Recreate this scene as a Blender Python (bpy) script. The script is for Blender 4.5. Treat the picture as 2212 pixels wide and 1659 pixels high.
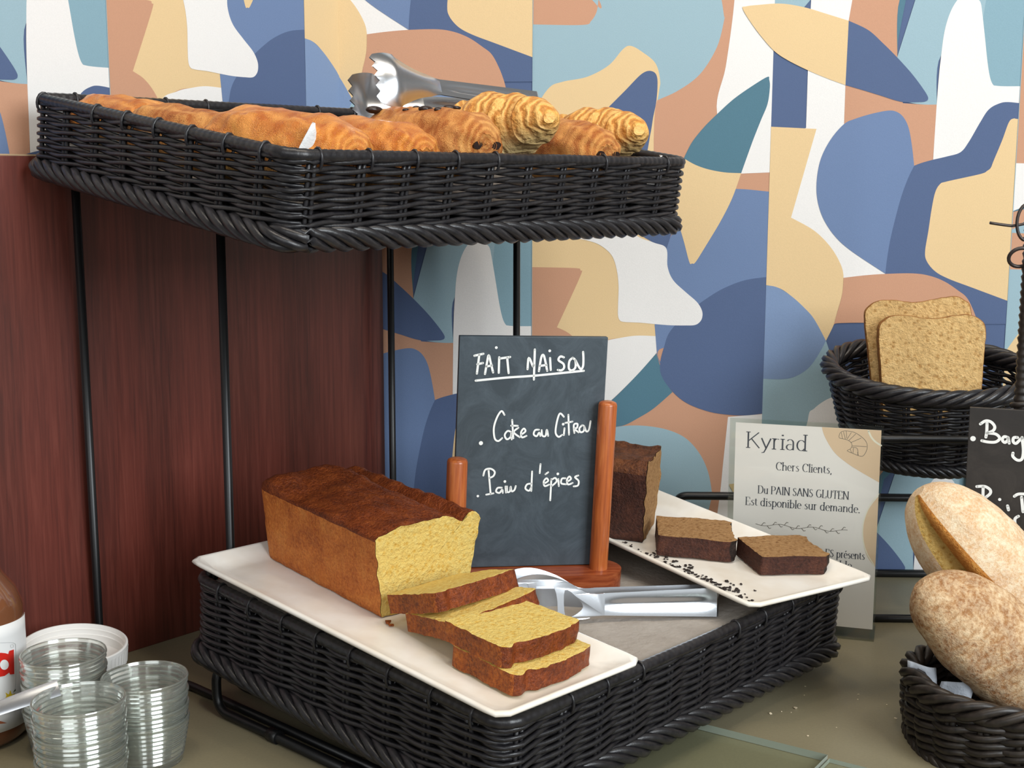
import bpy, math, random
from math import sin, cos, pi, sqrt, radians as rad, atan2, hypot
from mathutils import Vector as V, Matrix as M, noise
from mathutils.geometry import tessellate_polygon
random.seed(7)
SC = bpy.context.scene
for o in list(bpy.data.objects): bpy.data.objects.remove(o)

# ------------------------------------------------------------------ camera, light, exposure
W, H, F = 2212, 1659, 2850.0
CAM = V((0.02754, -1.48488, 0.44965)); YAW, PIT, ROL = -0.03345, -0.15351, 0.0018
fw = V((sin(YAW)*cos(PIT), cos(YAW)*cos(PIT), sin(PIT)))
rt0 = V((cos(YAW), -sin(YAW), 0)); up0 = rt0.cross(fw)
rt = cos(ROL)*rt0 + sin(ROL)*up0; upv = -sin(ROL)*rt0 + cos(ROL)*up0
cd = bpy.data.cameras.new('camera'); cam = bpy.data.objects.new('camera', cd); SC.collection.objects.link(cam)
cd.sensor_width = 36; cd.lens = F/W*36; cd.clip_start = .02
cam.matrix_world = M(((rt.x, upv.x, -fw.x, CAM.x), (rt.y, upv.y, -fw.y, CAM.y), (rt.z, upv.z, -fw.z, CAM.z), (0, 0, 0, 1)))
SC.camera = cam
SC.view_settings.view_transform = 'Standard'; SC.view_settings.look = 'None'
SC.view_settings.exposure = -0.04; SC.view_settings.gamma = 1; SC.view_settings.use_curve_mapping = False
SC.cycles.max_bounces = 20; SC.cycles.transmission_bounces = 20; SC.cycles.transparent_max_bounces = 24
SC.cycles.diffuse_bounces = 4; SC.cycles.glossy_bounces = 6
SC.cycles.caustics_refractive = False; SC.cycles.sample_clamp_indirect = 6

wd = bpy.data.worlds.new('world'); SC.world = wd; wd.use_nodes = True
bg = wd.node_tree.nodes['Background']; bg.inputs[0].default_value = (1, .97, .93, 1); bg.inputs[1].default_value = 0.19

def area(name, loc, target, sx, sy, power, col):
    d = bpy.data.lights.new(name, 'AREA'); d.shape = 'RECTANGLE'; d.size = sx; d.size_y = sy; d.energy = power; d.color = col
    o = bpy.data.objects.new(name, d); SC.collection.objects.link(o); o.location = loc
    o.rotation_euler = (V(target)-V(loc)).to_track_quat('-Z', 'Y').to_euler(); return o
area('daylight_window', (1.7, -2.3, 1.25), (0.0, -0.2, 0.2), 1.3, 1.4, 74, (.90, .96, 1))
area('street_window', (-.5, -3.3, 1.25), (0, -.3, .25), 1.9, 1.3, 22, (.93, .97, 1))
area('ceiling_panel', (0.15, -.70, 1.85), (0.15, -0.3, 0), 1.5, .5, 12, (1, .93, .84))
for i, (x, y) in enumerate(((-.35, -.95), (.25, -.95), (.8, -1.0))):
    d = bpy.data.lights.new('downlight', 'SPOT'); d.energy = 11; d.color = (1, .84, .62); d.spot_size = rad(75); d.spot_blend = .6; d.shadow_soft_size = .03
    o = bpy.data.objects.new('downlight', d); SC.collection.objects.link(o); o.location = (x, y, 2.2)
    o.rotation_euler = (V((x, y+.75, 0))-V((x, y, 2.2))).to_track_quat('-Z', 'Y').to_euler()

# ------------------------------------------------------------------ measured points -> world
def ray(px, py): return ((px-W/2)/F*rt + (H/2-py)/F*upv + fw)
def onplane(px, py, n, p0):
    d = ray(px, py); n = V(n); return CAM + d*((V(p0)-CAM).dot(n)/d.dot(n))
def onz(px, py, z=0): return onplane(px, py, (0, 0, 1), (0, 0, z))
def ony(px, py, y=0): return onplane(px, py, (0, 1, 0), (0, y, 0))
def pj(p):
    q = V(p)-CAM; z = q.dot(fw); return (W/2+F*q.dot(rt)/z, H/2-F*q.dot(upv)/z)
def frame(o, ex, ey):
    ex = V(ex).normalized(); ez = ex.cross(V(ey)).normalized(); ey = ez.cross(ex)
    return M(((ex.x, ey.x, ez.x, o[0]), (ex.y, ey.y, ez.y, o[1]), (ex.z, ey.z, ez.z, o[2]), (0, 0, 0, 1)))

# ------------------------------------------------------------------ materials
MATS = {}
def lin(c):
    if isinstance(c, str): c = [int(c[i:i+2], 16) for i in (0, 2, 4)]
    return tuple(((v/255)/12.92 if v/255 <= .04045 else ((v/255+.055)/1.055)**2.4) for v in c) + (1,)
class NT:
    def __init__(s, name):
        s.m = bpy.data.materials.new(name); s.m.use_nodes = True; s.t = s.m.node_tree; s.b = s.t.nodes['Principled BSDF']; s.out = s.t.nodes['Material Output']; MATS[name] = s.m
    def n(s, typ, **k):
        x = s.t.nodes.new('ShaderNode'+typ)
        for a, v in k.items():
            if a.startswith('i_'):
                key = a[2:].replace('_', ' '); x.inputs[int(key) if key.isdigit() else key].default_value = v
            else: setattr(x, a, v)
        return x
    def l(s, a, b): s.t.links.new(a, b)
    def set(s, **k):
        for a, v in k.items(): s.b.inputs[a.replace('_', ' ')].default_value = v
    def coord(s, scale=(1, 1, 1)):
        tc = s.n('TexCoord'); mp = s.n('Mapping'); mp.inputs['Scale'].default_value = scale; s.l(tc.outputs['Object'], mp.inputs[0]); return mp.outputs[0]
    def noise(s, vec, scale, detail=4, rough=.6, dist=0):
        x = s.n('TexNoise'); x.inputs['Scale'].default_value = scale; x.inputs['Detail'].default_value = detail; x.inputs['Roughness'].default_value = rough; x.inputs['Distortion'].default_value = dist
        s.l(vec, x.inputs['Vector']); return x.outputs[0]
    def ramp(s, fac, stops):
        r = s.n('ValToRGB'); e = r.color_ramp.elements
        while len(e) < len(stops): e.new(.5)
        for el, (p, c) in zip(e, stops): el.position = p; el.color = lin(c)
        s.l(fac, r.inputs[0]); return r.outputs[0]
    def mix(s, fac, a, b, typ='MIX'):
        x = s.n('Mix', data_type='RGBA', blend_type=typ)
        for sock, v in ((x.inputs[0], fac), (x.inputs[6], a), (x.inputs[7], b)):
            if hasattr(v, 'links'): s.l(v, sock)
            elif isinstance(v, (int, float)): sock.default_value = v
            else: sock.default_value = lin(v)
        return x.outputs[2]
    def bump(s, fac, strength, dist):
        x = s.n('Bump'); x.inputs['Strength'].default_value = strength; x.inputs['Distance'].default_value = dist; s.l(fac, x.inputs['Height'])
        s.l(x.outputs[0], s.b.inputs['Normal'])
    def col(s, c): s.l(c, s.b.inputs['Base Color'])
def plain(name, c, rough=.5, metal=0, bump=None, spec=.5, var=None):
    m = NT(name); m.set(Base_Color=lin(c), Roughness=rough, Metallic=metal, Specular_IOR_Level=spec)
    v = None
    if bump or var: v = m.coord()
    if bump: m.bump(m.noise(v, bump[0], 3), bump[1], bump[2])
    if var: m.col(m.ramp(m.noise(v, var[0], 5, .65), [(.3, var[1]), (.7, c)]))
    return m.m
# wallpaper inks on a linen-like ground
PAPER = dict(white='ece9e6', tan='e4c697', salmon='c8987b', teal='9bb6c1', mid='88a9b6', dark='557b8c', blue='6f84a9', navy='56678a', pale='7f95b8', sage='9bb6c1')
for k, c in PAPER.items():
    m = NT('paper_'+k); v = m.coord(); n = m.noise(v, 900, 2, .7); m.col(m.mix(n, [int(int(c[i:i+2], 16)*.94) for i in (0, 2, 4)], c)); m.set(Roughness=.75, Specular_IOR_Level=.25)
    m.bump(n, .12, .001)
plain('paper_seam', 'd9d4cc', .8)
m = NT('mahogany'); v = m.coord((1, 1, 1)); vs = m.coord((40, 1.6, 40)); g = m.noise(vs, 6, 6, .62, .6); w = m.n('TexWave', wave_type='BANDS', bands_direction='X'); w.inputs['Scale'].default_value = 3.2; w.inputs['Distortion'].default_value = 7; w.inputs['Detail'].default_value = 3; w.inputs['Detail Scale'].default_value = 1.2
m.l(m.coord((1, .16, 1)), w.inputs['Vector']); c1 = m.ramp(g, [(.28, '43190f'), (.5, '672b1e'), (.75, '824234')]); m.col(m.mix(.35, c1, m.ramp(w.outputs[0], [(.2, '481a11'), (.8, '703025')]))); m.set(Roughness=.42, Specular_IOR_Level=.9); m.bump(g, .05, .001)
plain('panel_edge', 'b99a78', .5)
m = NT('worktop_grey'); v = m.coord(); n = m.noise(v, 420, 2, .6); m.col(m.mix(n, '7b735d', '8a8268')); m.set(Roughness=.42, Specular_IOR_Level=.45); m.bump(n, .08, .0006)
m = NT('wicker_black'); v = m.coord(); n = m.noise(v, 160, 3); m.col(m.ramp(n, [(.3, '17161a'), (.7, '2a2829')])); m.set(Roughness=.36, Specular_IOR_Level=.55); m.bump(m.noise(m.coord((1, 1, 1)), 700, 2), .15, .0008)
m = NT('wicker_brown_black'); v = m.coord(); n = m.noise(v, 160, 3); m.col(m.ramp(n, [(.3, '1c1815'), (.7, '342c26')])); m.set(Roughness=.42, Specular_IOR_Level=.5)
plain('wire_black', '141415', .38)
plain('iron_wire', '4a4340', .4, .7)
m = NT('melamine'); v = m.coord(); m.col(m.ramp(m.noise(v, 14, 4, .6), [(.35, 'ebe2d3'), (.6, 'f7f3ea')])); m.set(Roughness=.27); m.bump(m.noise(v, 60, 2), .03, .001)
# cakes
def crumb(name, a, b, c, sc=260):
    m = NT(name); v = m.coord(); n = m.noise(v, sc, 5, .7); vo = m.n('TexVoronoi'); vo.inputs['Scale'].default_value = sc*.8; m.l(v, vo.inputs['Vector'])
    m.col(m.mix(.5, m.ramp(n, [(.3, a), (.5, b), (.7, c)]), m.ramp(vo.outputs[0], [(.1, a), (.45, c)]))); m.set(Roughness=.85, Specular_IOR_Level=.15)
    m.bump(n, 1.0, .005); return m.m
crumb('lemon_crumb', 'e8b24a', 'fad066', 'ffe590')
crumb('spice_crumb', '80552f', 'a87c4e', 'bf9768')
crumb('toast_crumb', 'ad7a42', 'e3b472', 'f4d093', 230)
crumb('bread_crumb', 'b98438', 'd9ad58', 'e8c67c', 300)
def crust(name, a, b, c, sc=40, rough=.6, fine=420, bmp=.7):
    m = NT(name); v = m.coord(); n = m.noise(v, sc, 6, .68); f = m.noise(v, fine, 3, .7)
    m.col(m.mix(.45, m.ramp(n, [(.32, a), (.5, b), (.68, c)]), m.ramp(f, [(.35, a), (.65, c)]))); m.set(Roughness=rough, Specular_IOR_Level=.3)
    m.bump(f, bmp, .003); return m.m
crust('lemon_side_crust', '9c4818', 'cc7230', 'e39245')
crust('lemon_top_crust', '4c1e0e', '743214', '9c4f22', 60, .42)
crust('lemon_slice_crust', '52210d', '964515', 'c87329', 70, .5)
crust('spice_side_crust', '24100b', '40211a', '5c3424', 60, .65)
crust('burnt_crust', '120d0b', '241916', '3a2a22', 90, .7, 300, 1)
crust('spice_top_crust', '2a130b', '59301b', '7d4a28', 60, .6)
crust('toast_crust', '6a3f1c', '94602e', 'b98447', 60, .75)
# breads
def floury(name, a, b, c, d, sc=70):
    m = NT(name); v = m.coord(); n = m.noise(v, sc, 6, .7, .5); f = m.noise(v, sc*5, 4, .75)
    m.col(m.mix(.5, m.ramp(n, [(.3, a), (.45, b), (.55, c), (.72, d)]), m.ramp(f, [(.38, b), (.6, d)]))); m.set(Roughness=.85, Specular_IOR_Level=.15); m.bump(f, .5, .004)
floury('ciabatta_crust', 'c58b4c', 'd9b083', 'e9cfa8', 'f4e6cd')
floury('rustic_crust', '6e4628', '9a6b43', 'c39a6c', 'e6cfac', 45)
crust('seam_crust', 'a45f1f', 'c98338', 'dea657', 50, .7)
# laminated pastry: bands across the roll, shiny egg glaze
def pastry(name, lo_, mid, hi, pale, bands=55, rough=.42, dirn='Y', bw=.6, ring=.5):
    m = NT(name); v = m.coord(); w = m.n('TexWave', wave_type='BANDS', bands_direction=dirn); w.inputs['Scale'].default_value = bands; w.inputs['Distortion'].default_value = 9; w.inputs['Detail'].default_value = 4; w.inputs['Detail Scale'].default_value = 1.6; m.l(v, w.inputs['Vector'])
    n = m.noise(v, 45, 6, .7, .4); f = m.noise(v, 260, 3, .7)
    rg = m.n('TexWave', wave_type='RINGS', rings_direction='Y'); rg.inputs['Scale'].default_value = 62; rg.inputs['Distortion'].default_value = 3.5; rg.inputs['Detail'].default_value = 3; rg.inputs['Detail Scale'].default_value = 22; m.l(v, rg.inputs['Vector'])
    c1 = m.ramp(n, [(.3, lo_), (.48, mid), (.68, hi)]); c2 = m.ramp(w.outputs[0], [(.1, lo_), (.4, mid), (.8, hi)])
    c1 = m.mix(ring, c1, m.ramp(rg.outputs[0], [(.05, lo_), (.35, mid), (.75, hi)]))
    c = m.mix(bw, c1, c2)
    sx = m.n('SeparateXYZ'); m.l(v, sx.inputs[0]); ad = m.n('MapRange'); ad.inputs[1].default_value = -.004; ad.inputs[2].default_value = -.022; m.l(sx.outputs[2], ad.inputs[0])
    m.col(m.mix(ad.outputs[0], c, pale)); m.set(Roughness=rough, Specular_IOR_Level=.35)
    mx = m.n('Math', operation='ADD'); m.l(rg.outputs[0] if ring else w.outputs[0], mx.inputs[0]); m.l(f, mx.inputs[1]); m.bump(mx.outputs[0], .55, .0028); return m.m
pastry('croissant_crust', 'a85f22', 'e0a04c', 'f4c578', 'f4d698', 34, .5, 'Y', .5, 0)
pastry('chocolate_roll_crust', '8f4517', 'c97a36', 'e6a85f', 'e8b06a', 34, .5, 'Y', .2)
pastry('glazed_crust', 'a44c18', 'd67c30', 'eda452', 'f5c575', 22, .28, 'Y', .18)
plain('dark_chocolate', '24140e', .35, bump=(200, .4, .002))
# metal, slate, wood, paper, glass
plain('steel', 'cfd2d6', .27, 1)
m = NT('slate'); v = m.coord(); n = m.noise(m.coord((1, 3, 1)), 22, 7, .75, 1.5); m.col(m.ramp(n, [(.4, '39434a'), (.62, '4a555d'), (.8, '687279')])); m.set(Roughness=.5)
m = NT('slate_brown'); v = m.coord(); n = m.noise(m.coord((1, 3, 1)), 22, 7, .75, 1.5); m.col(m.ramp(n, [(.4, '2a2725'), (.62, '35312e'), (.8, '4a4642')])); m.set(Roughness=.5)
plain('chalk_paint', 'f2f3ef', .7)
m = NT('varnished_wood'); g = m.noise(m.coord((50, 50, 3)), 5, 5, .6, .5); m.col(m.ramp(g, [(.3, '8d4420'), (.5, 'ad5c2e'), (.72, 'c4763f')])); m.set(Roughness=.28); m.bump(g, .04, .001)
m = NT('varnished_base'); g = m.noise(m.coord((6, 50, 50)), 5, 5, .6, .5); m.col(m.ramp(g, [(.3, '70301a'), (.5, '8d4425'), (.72, 'a35a34')])); m.set(Roughness=.25)
plain('card_paper', 'f6ebe8', .6); plain('card_peach', 'e9c7a8', .6); plain('card_cream', 'f4ead9', .6); plain('card_ink', '50505a', .7); plain('card_line', '7c7068', .7)
def glass(name, col, rough=0.0, ior=1.46):
    m = NT(name); m.set(Base_Color=lin(col), Roughness=rough, IOR=ior, Transmission_Weight=1.0); return m.m
def sheet(name, tint, refl, rough=.02, milk=0.0):
    # thin clear sheet: light passes straight through, the surface mirrors more at grazing angles
    m = NT(name); t = m.n('BsdfTransparent'); t.inputs[0].default_value = lin(tint); g = m.n('BsdfGlossy'); g.inputs['Roughness'].default_value = rough
    lw = m.n('LayerWeight'); lw.inputs[0].default_value = .5; pw = m.n('Math', operation='POWER'); m.l(lw.outputs['Facing'], pw.inputs[0]); pw.inputs[1].default_value = 4; fr = m.n('Math', operation='MULTIPLY_ADD'); m.l(pw.outputs[0], fr.inputs[0]); fr.inputs[1].default_value = refl; fr.inputs[2].default_value = .02; mx = m.n('MixShader'); m.l(fr.outputs[0], mx.inputs[0]); m.l(t.outputs[0], mx.inputs[1]); m.l(g.outputs[0], mx.inputs[2]); last = mx.outputs[0]
    if milk:
        d = m.n('BsdfDiffuse'); d.inputs[0].default_value = lin('eef4ef'); m2 = m.n('MixShader'); m2.inputs[0].default_value = milk; m.l(last, m2.inputs[1]); m.l(d.outputs[0], m2.inputs[2]); last = m2.outputs[0]
    m.l(last, m.out.inputs[0])
sheet('clear_acrylic', 'f9fbf9', .35); sheet('plate_glass', 'f8fbf9', .06); glass('cup_glass', 'fdfffd', .03, 1.32)
m = NT('cup_clear'); m.set(Base_Color=lin('fbfefb'), Roughness=.01, IOR=1.45, Transmission_Weight=1.0)
d_ = m.n('BsdfDiffuse'); d_.inputs[0].default_value = lin('f2f6ee'); tl = m.n('BsdfTranslucent'); tl.inputs[0].default_value = lin('f2f6ee'); a_ = m.n('AddShader'); m.l(d_.outputs[0], a_.inputs[0]); m.l(tl.outputs[0], a_.inputs[1])
gl = m.n('BsdfGlossy'); gl.inputs['Roughness'].default_value = .14; gl.inputs[0].default_value = lin('f6faf4')
mx = m.n('MixShader'); mx.inputs[0].default_value = .07; m.l(m.b.outputs[0], mx.inputs[1]); m.l(a_.outputs[0], mx.inputs[2])
m2 = m.n('MixShader'); m2.inputs[0].default_value = .16; m.l(mx.outputs[0], m2.inputs[1]); m.l(gl.outputs[0], m2.inputs[2]); m.l(m2.outputs[0], m.out.inputs[0])
plain('glass_edge', '9da397', .15)
plain('liner_grey', 'a39b92', .85, bump=(120, .5, .003), var=(18, '8e857b'))
plain('liner_shaded', '77736f', .85); plain('napkin_white', 'e6e5e3', .85, bump=(300, .4, .002)); plain('napkin_grey', 'aeb3bb', .8, bump=(200, .5, .002))  # raised tray's liner is darkened in colour to stand in for shade inside
plain('plastic_white', 'eeebe6', .4); plain('label_white', 'eeefee', .35); plain('label_red', 'd3261c', .35); plain('label_black', '15130f', .4); plain('label_yellow', 'e4c52c', .4); plain('label_green', '55682f', .4); plain('label_line', 'b9bcbc', .4); plain('label_brown', 'a8603e', .4)
m = NT('spread_brown'); m.set(Base_Color=lin('7a4d33'), Roughness=.12, Coat_Weight=1.0, Coat_Roughness=.03)
plain('crumb_dark', '231814', .8); plain('crumb_pale', 'd8c9ac', .8)

# ------------------------------------------------------------------ mesh builder
class MB:
    def __init__(s): s.v = []; s.f = []; s.mi = []; s.sm = []
    def add(s, vs, fs, mi=0, sm=True):
        b = len(s.v); s.v += [tuple(p) for p in vs]
        for f in fs: s.f.append(tuple(b+i for i in f)); s.mi.append(mi); s.sm.append(sm)
    def grid(s, rows, mi=0, cu=False, cv=False, sm=True, flip=False):
        n = len(rows[0]); fs = []
        for i in range(len(rows)-(0 if cu else 1)):
            a = i*n; b = ((i+1) % len(rows))*n
            for j in range(n-(0 if cv else 1)):
                q = (a+j, a+(j+1) % n, b+(j+1) % n, b+j); fs.append(q[::-1] if flip else q)
        s.add([p for r in rows for p in r], fs, mi, sm)
    def tube(s, pts, r, n=8, closed=False, mi=0, cap=True, flat=1.0):
        pts = [V(p) for p in pts]; N = len(pts); rows = []; prev = None
        for i, p in enumerate(pts):
            t = (pts[(i+1) % N]-pts[i-1]) if closed or 0 < i < N-1 else (pts[1]-pts[0] if i == 0 else pts[-1]-pts[-2])
            t.normalize()
            if prev is None: u = t.cross(V((0, 0, 1)) if abs(t.z) < .9 else V((1, 0, 0)))
            else: u = prev - t*prev.dot(t)
            u.normalize(); prev = u; w = t.cross(u); ri = r[i] if hasattr(r, '__len__') else r
            rows.append([p + ri*(cos(2*pi*k/n)*u + flat*sin(2*pi*k/n)*w) for k in range(n)])
        s.grid(rows, mi, cu=closed, cv=True, flip=True)
        if cap and not closed:
            b = len(s.v)-N*n
            s.f.append(tuple(b+k for k in range(n))); s.f.append(tuple(b+(N-1)*n+n-1-k for k in range(n))); s.mi += [mi, mi]; s.sm += [False, False]
    def lathe(s, prof, n=48, c=(0, 0, 0), mi=0, mod=None):
        rows = []
        for (r, z) in prof: rows.append([(c[0]+(r*(mod(k, z) if mod else 1))*cos(2*pi*k/n), c[1]+(r*(mod(k, z) if mod else 1))*sin(2*pi*k/n), c[2]+z) for k in range(n)])
        s.grid(rows, mi, cv=True)
    def box(s, x0, x1, y0, y1, z0, z1, mi=0):
        vs = [(x, y, z) for z in (z0, z1) for y in (y0, y1) for x in (x0, x1)]
        s.add(vs, [(0, 2, 3, 1), (4, 5, 7, 6), (0, 1, 5, 4), (2, 6, 7, 3), (0, 4, 6, 2), (1, 3, 7, 5)], mi, False)
    def prism(s, poly, fn0, fn1, mi=0, side=None, sm=False):
        # poly: 2-D outline; fn0/fn1 map it to the two faces
        n = len(poly); tri = tessellate_polygon([[V((p[0], p[1], 0)) for p in poly]])
        a = [fn0(p) for p in poly]; b = [fn1(p) for p in poly]
        s.add(a, [tuple(t)[::-1] for t in tri], mi, sm); s.add(b, [tuple(t) for t in tri], mi, sm)
        s.add(a+b, [(i, (i+1) % n, n+(i+1) % n, n+i) for i in range(n)], mi if side is None else side, sm)
    def flat(s, poly, fn, mi=0):
        tri = tessellate_polygon([[V((p[0], p[1], 0)) for p in poly]]); s.add([fn(p) for p in poly], [tuple(t) for t in tri], mi, False)
    def build(s, name, mats, parent=None, sharp=None, bevel=0, kind=None, label=None):
        me = bpy.data.meshes.new(name); me.from_pydata(s.v, [], s.f); me.validate()
        for mt in (mats if isinstance(mats, (list, tuple)) else [mats]): me.materials.append(MATS[mt])
        if len(me.polygons) == len(s.f):
            me.polygons.foreach_set('material_index', s.mi); me.polygons.foreach_set('use_smooth', s.sm)
        me.update()
        if sharp: me.set_sharp_from_angle(angle=rad(sharp))
        o = bpy.data.objects.new(name, me); SC.collection.objects.link(o)
        if parent: o.parent = parent
        if bevel:
            b = o.modifiers.new('bevel', 'BEVEL'); b.width = bevel; b.segments = 3; b.limit_method = 'ANGLE'; b.angle_limit = rad(40); me.polygons.foreach_set('use_smooth', [True]*len(me.polygons)); me.set_sharp_from_angle(angle=rad(75))
        if kind: o['kind'] = kind
        if label: o['label'] = label
        return o
def thing(name, label, cat, mat=None, group=None):
    o = bpy.data.objects.new(name, None); SC.collection.objects.link(o); o.empty_display_size = .02
    if mat is not None: o.matrix_world = mat
    o['label'] = label; o['category'] = cat
    if group: o['group'] = group
    return o
def tag(o, label, cat, group=None, kind=None):
    o['label'] = label; o['category'] = cat
    if group: o['group'] = group
    if kind: o['kind'] = kind
    return o
def clone(root, mat, label, group=None):
    r = root.copy(); SC.collection.objects.link(r); r.matrix_world = mat; r['label'] = label
    if group: r['group'] = group
    for ch in root.children:
        c = ch.copy(); SC.collection.objects.link(c); c.parent = r
    return r
def T(x, y, z): return M.Translation((x, y, z))
def nz(p, s, a): return a*noise.noise(V(p)*s)
def spline(pts, seg=8, closed=True):
    # Catmull-Rom through the points; a third truthy value marks a corner
    n = len(pts); out = []
    P = [V((p[0], p[1])) for p in pts]; C = [len(p) > 2 and bool(p[2]) for p in pts]
    for i in range(n if closed else n-1):
        a, b = P[i], P[(i+1) % n]
        p0 = a if C[i] or (not closed and i == 0) else P[i-1]; p3 = b if C[(i+1) % n] or (not closed and i == n-2) else P[(i+2) % n]
        if C[i] and C[(i+1) % n]: out.append((a.x, a.y)); continue
        for k in range(seg):
            t = k/seg; t2 = t*t; t3 = t2*t
            q = .5*((2*a)+(b-p0)*t+(2*p0-5*a+4*b-p3)*t2+(3*a-p0-3*b+p3)*t3); out.append((q.x, q.y))
    if not closed: out.append((P[-1].x, P[-1].y))
    return out
# ------------------------------------------------------------------ the room: papered walls meeting in a blunt corner
PER = .53; TD = .2622; UC = -.2139; WA = rad(55.2)          # repeat, half drop column, corner, angle of the left wall
def tz(p):
    q = ony(p[0], p[1]); return q.x, q.z + (PER if len(p) > 3 and p[3] else 0)
SHAPES = []          # (colour, column, outline in paper coordinates)
def shp(colr, col, pts):
    q = [tz(p)+((p[2] if len(p) > 2 else 0),) for p in pts]; SHAPES.append((colr, col, spline(q, 7)))
# left column of the paper
shp('teal', 0, [(1140, 1000, 1, 1), (1220, 950, 0, 1), (1300, 928, 0, 1), (1357, 919.5, 0, 1), (1404, 921, 0, 1), (1447, 930, 0, 1), (1483, 948, 0, 1), (1512, 981, 0, 1), (1530, 1021, 0, 1), (1538, 1064, 0, 1), (1565, 40), (1549, 101), (1513, 159), (1466, 195), (1412, 220), (1300, 270), (1140, 300, 1), (1140, 52.5, 1), (1257, 54), (1277, 45), (1289, 25), (1293, 0), (1285, 1045, 0, 1), (1240, 1010, 0, 1)])
shp('tan', 0, [(1183, 193), (1214, 177), (1268, 166), (1315, 141), (1345, 107), (1362, 99), (1387, 112), (1416, 137), (1426, 174), (1423, 203), (1412, 300), (1416, 726, 1), (1375, 725), (1339, 730), (1304, 737), (1240, 770, 1), (1140, 780, 1), (1140, 260, 1)])
shp('salmon', 0, [(1140, 577, 1), (1240, 579), (1254, 584), (1253, 598), (1203, 707, 1), (1226, 718), (1245, 735), (1262, 760), (1280, 800), (1280, 860, 1), (1140, 860, 1)])
shp('white', 0, [(1262, 760), (1304, 738), (1339, 730), (1375, 725), (1416, 726, 1), (1418.5, 762, 1), (1375, 811), (1320, 865), (1270, 905), (1140, 960, 1), (1140, 860, 1), (1230, 850)])
shp('navy', 0, [(1300, 245), (1315, 231), (1351, 195), (1387, 159), (1409, 154), (1420, 170), (1418, 217), (1411, 253), (1405, 289), (1390, 350), (1340, 420), (1270, 380), (1270, 300)])
shp('white', 0, [(1572.5, 900.6, 1, 1), (1665, 893, 1, 1), (1690, -20, 1), (1675, 372, 1), (1601, 375, 1), (1549, 246), (1567.5, 145), (1582, 43), (1562, 1000, 0, 1)])
shp('blue', 0, [(1589, 408, 1), (1618, 409.5), (1680, 416, 1), (1670, 720, 1), (1600, 760), (1434, 751), (1428, 787), (1419, 764, 1), (1414, 701, 1), (1450, 640), (1440, 564), (1439, 534), (1448, 513), (1470, 470), (1500, 400)])
shp('dark', 0, [(1418, 763, 1), (1425.5, 789), (1436, 822), (1452.6, 847, 1), (1411, 883), (1375, 905), (1349.5, 918), (1324, 923), (1250, 935), (1140, 960, 1), (1270, 905), (1320.6, 865), (1375, 811)])
shp('navy', 0, [(1370, 500, 1), (1452, 500, 1), (1439, 540, 1), (1411, 524)])
shp('navy', 0, [(1670, 597, 1), (1614.5, 604), (1571, 619), (1535, 639), (1490, 672), (1448, 715), (1434, 751), (1426, 784), (1429, 812), (1452, 845), (1484, 871), (1531, 889), (1575, 896), (1614.5, 897), (1665, 891, 1)])
shp('white', 0, [(1263, 518), (1295, 529), (1320.6, 550.6), (1331.5, 579.6), (1336, 616), (1335, 659), (1335, 681), (1339, 692), (1349.5, 695.5), (1382, 697), (1414.6, 700), (1447, 702.5), (1480, 703), (1501, 702), (1512, 695), (1517, 684.5), (1516, 670), (1505, 652), (1480, 630), (1454, 605), (1442, 576), (1439, 536), (1411, 523.5), (1370, 505), (1310, 440), (1230, 430), (1175, 450), (1190, 500)])
shp('tan', 0, [(1477, 342), (1601, 374, 1), (1582, 427), (1557, 477), (1524, 532), (1502.5, 566), (1495, 569), (1489, 566), (1477, 521), (1462, 470), (1445, 410), (1450, 360)])
shp('dark', 0, [(1658, 166), (1661.5, 172), (1663, 188), (1658, 224), (1643.5, 260), (1625, 307), (1601, 374, 1), (1567, 372.5), (1531, 366), (1502, 356), (1477, 342, 1), (1495, 307), (1520.5, 275), (1549.5, 246), (1586, 213), (1629, 183)])
# right column
shp('sage', 1, [(1635, 700, 1), (1784, 736, 1), (1795, 769.5), (1803, 806), (1806, 853), (1806, 900, 1), (1745, 1000, 1), (1690, 1060, 1), (1635, 1060, 1)])
shp('sage', 1, [(1660, 1000, 1, 1), (1740, 950, 1, 1), (1745, 1000, 1, 1), (1690, 8, 1), (1676, 26, 1), (1660, 30, 1)])
shp('white', 1, [(1745, 907), (1759, 882), (1792, 860), (1826, 855), (1860, 862), (1880, 900, 1), (1870, 1040, 1), (1740, 1040, 1)])
shp('white', 1, [(1745, 907, 0, 1), (1759, 882, 0, 1), (1792, 860, 0, 1), (1826, 855, 0, 1), (1850, 862, 1, 1), (1841, 0, 1), (1833, 45, 1), (1826, 184, 1), (1823, 268, 1), (1900, 300, 1), (1960, 480, 1), (1912, 592, 1), (1864, 595), (1822, 601, 1), (1700, 600, 1), (1700, 300, 1), (1741, 276, 1), (1745, 152, 1), (1752, 0, 1)])
shp('tan', 1, [(1650, 273, 1), (1763.5, 278.5, 1), (1708.6, 470, 1), (1759, 498.5), (1795, 535), (1817, 574), (1822, 603), (1819, 636), (1808, 675.5), (1801, 701), (1784, 736, 1), (1759, 690), (1737.5, 665), (1708.6, 639), (1679.6, 621), (1635, 613, 1), (1640, 274, 1)])
shp('pale', 1, [(1635, 615, 1), (1653.6, 616), (1679.6, 621), (1708.6, 639), (1737.5, 665), (1759, 690), (1784, 736, 1), (1774, 755), (1755.6, 784), (1737.5, 802), (1712, 815), (1683, 819), (1635, 817, 1)])
shp('salmon', 1, [(1850, 975, 1, 1), (1950, 970, 1, 1), (1943, 0, 1), (1938, 123, 1), (1950, 223, 1), (1998, 226), (2024, 226, 1), (2015, 345, 1), (1974, 360, 1), (1900, 330, 1), (1823, 270, 1), (1826, 184, 1), (1833, 45, 1), (1841, 0, 1)])
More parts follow.
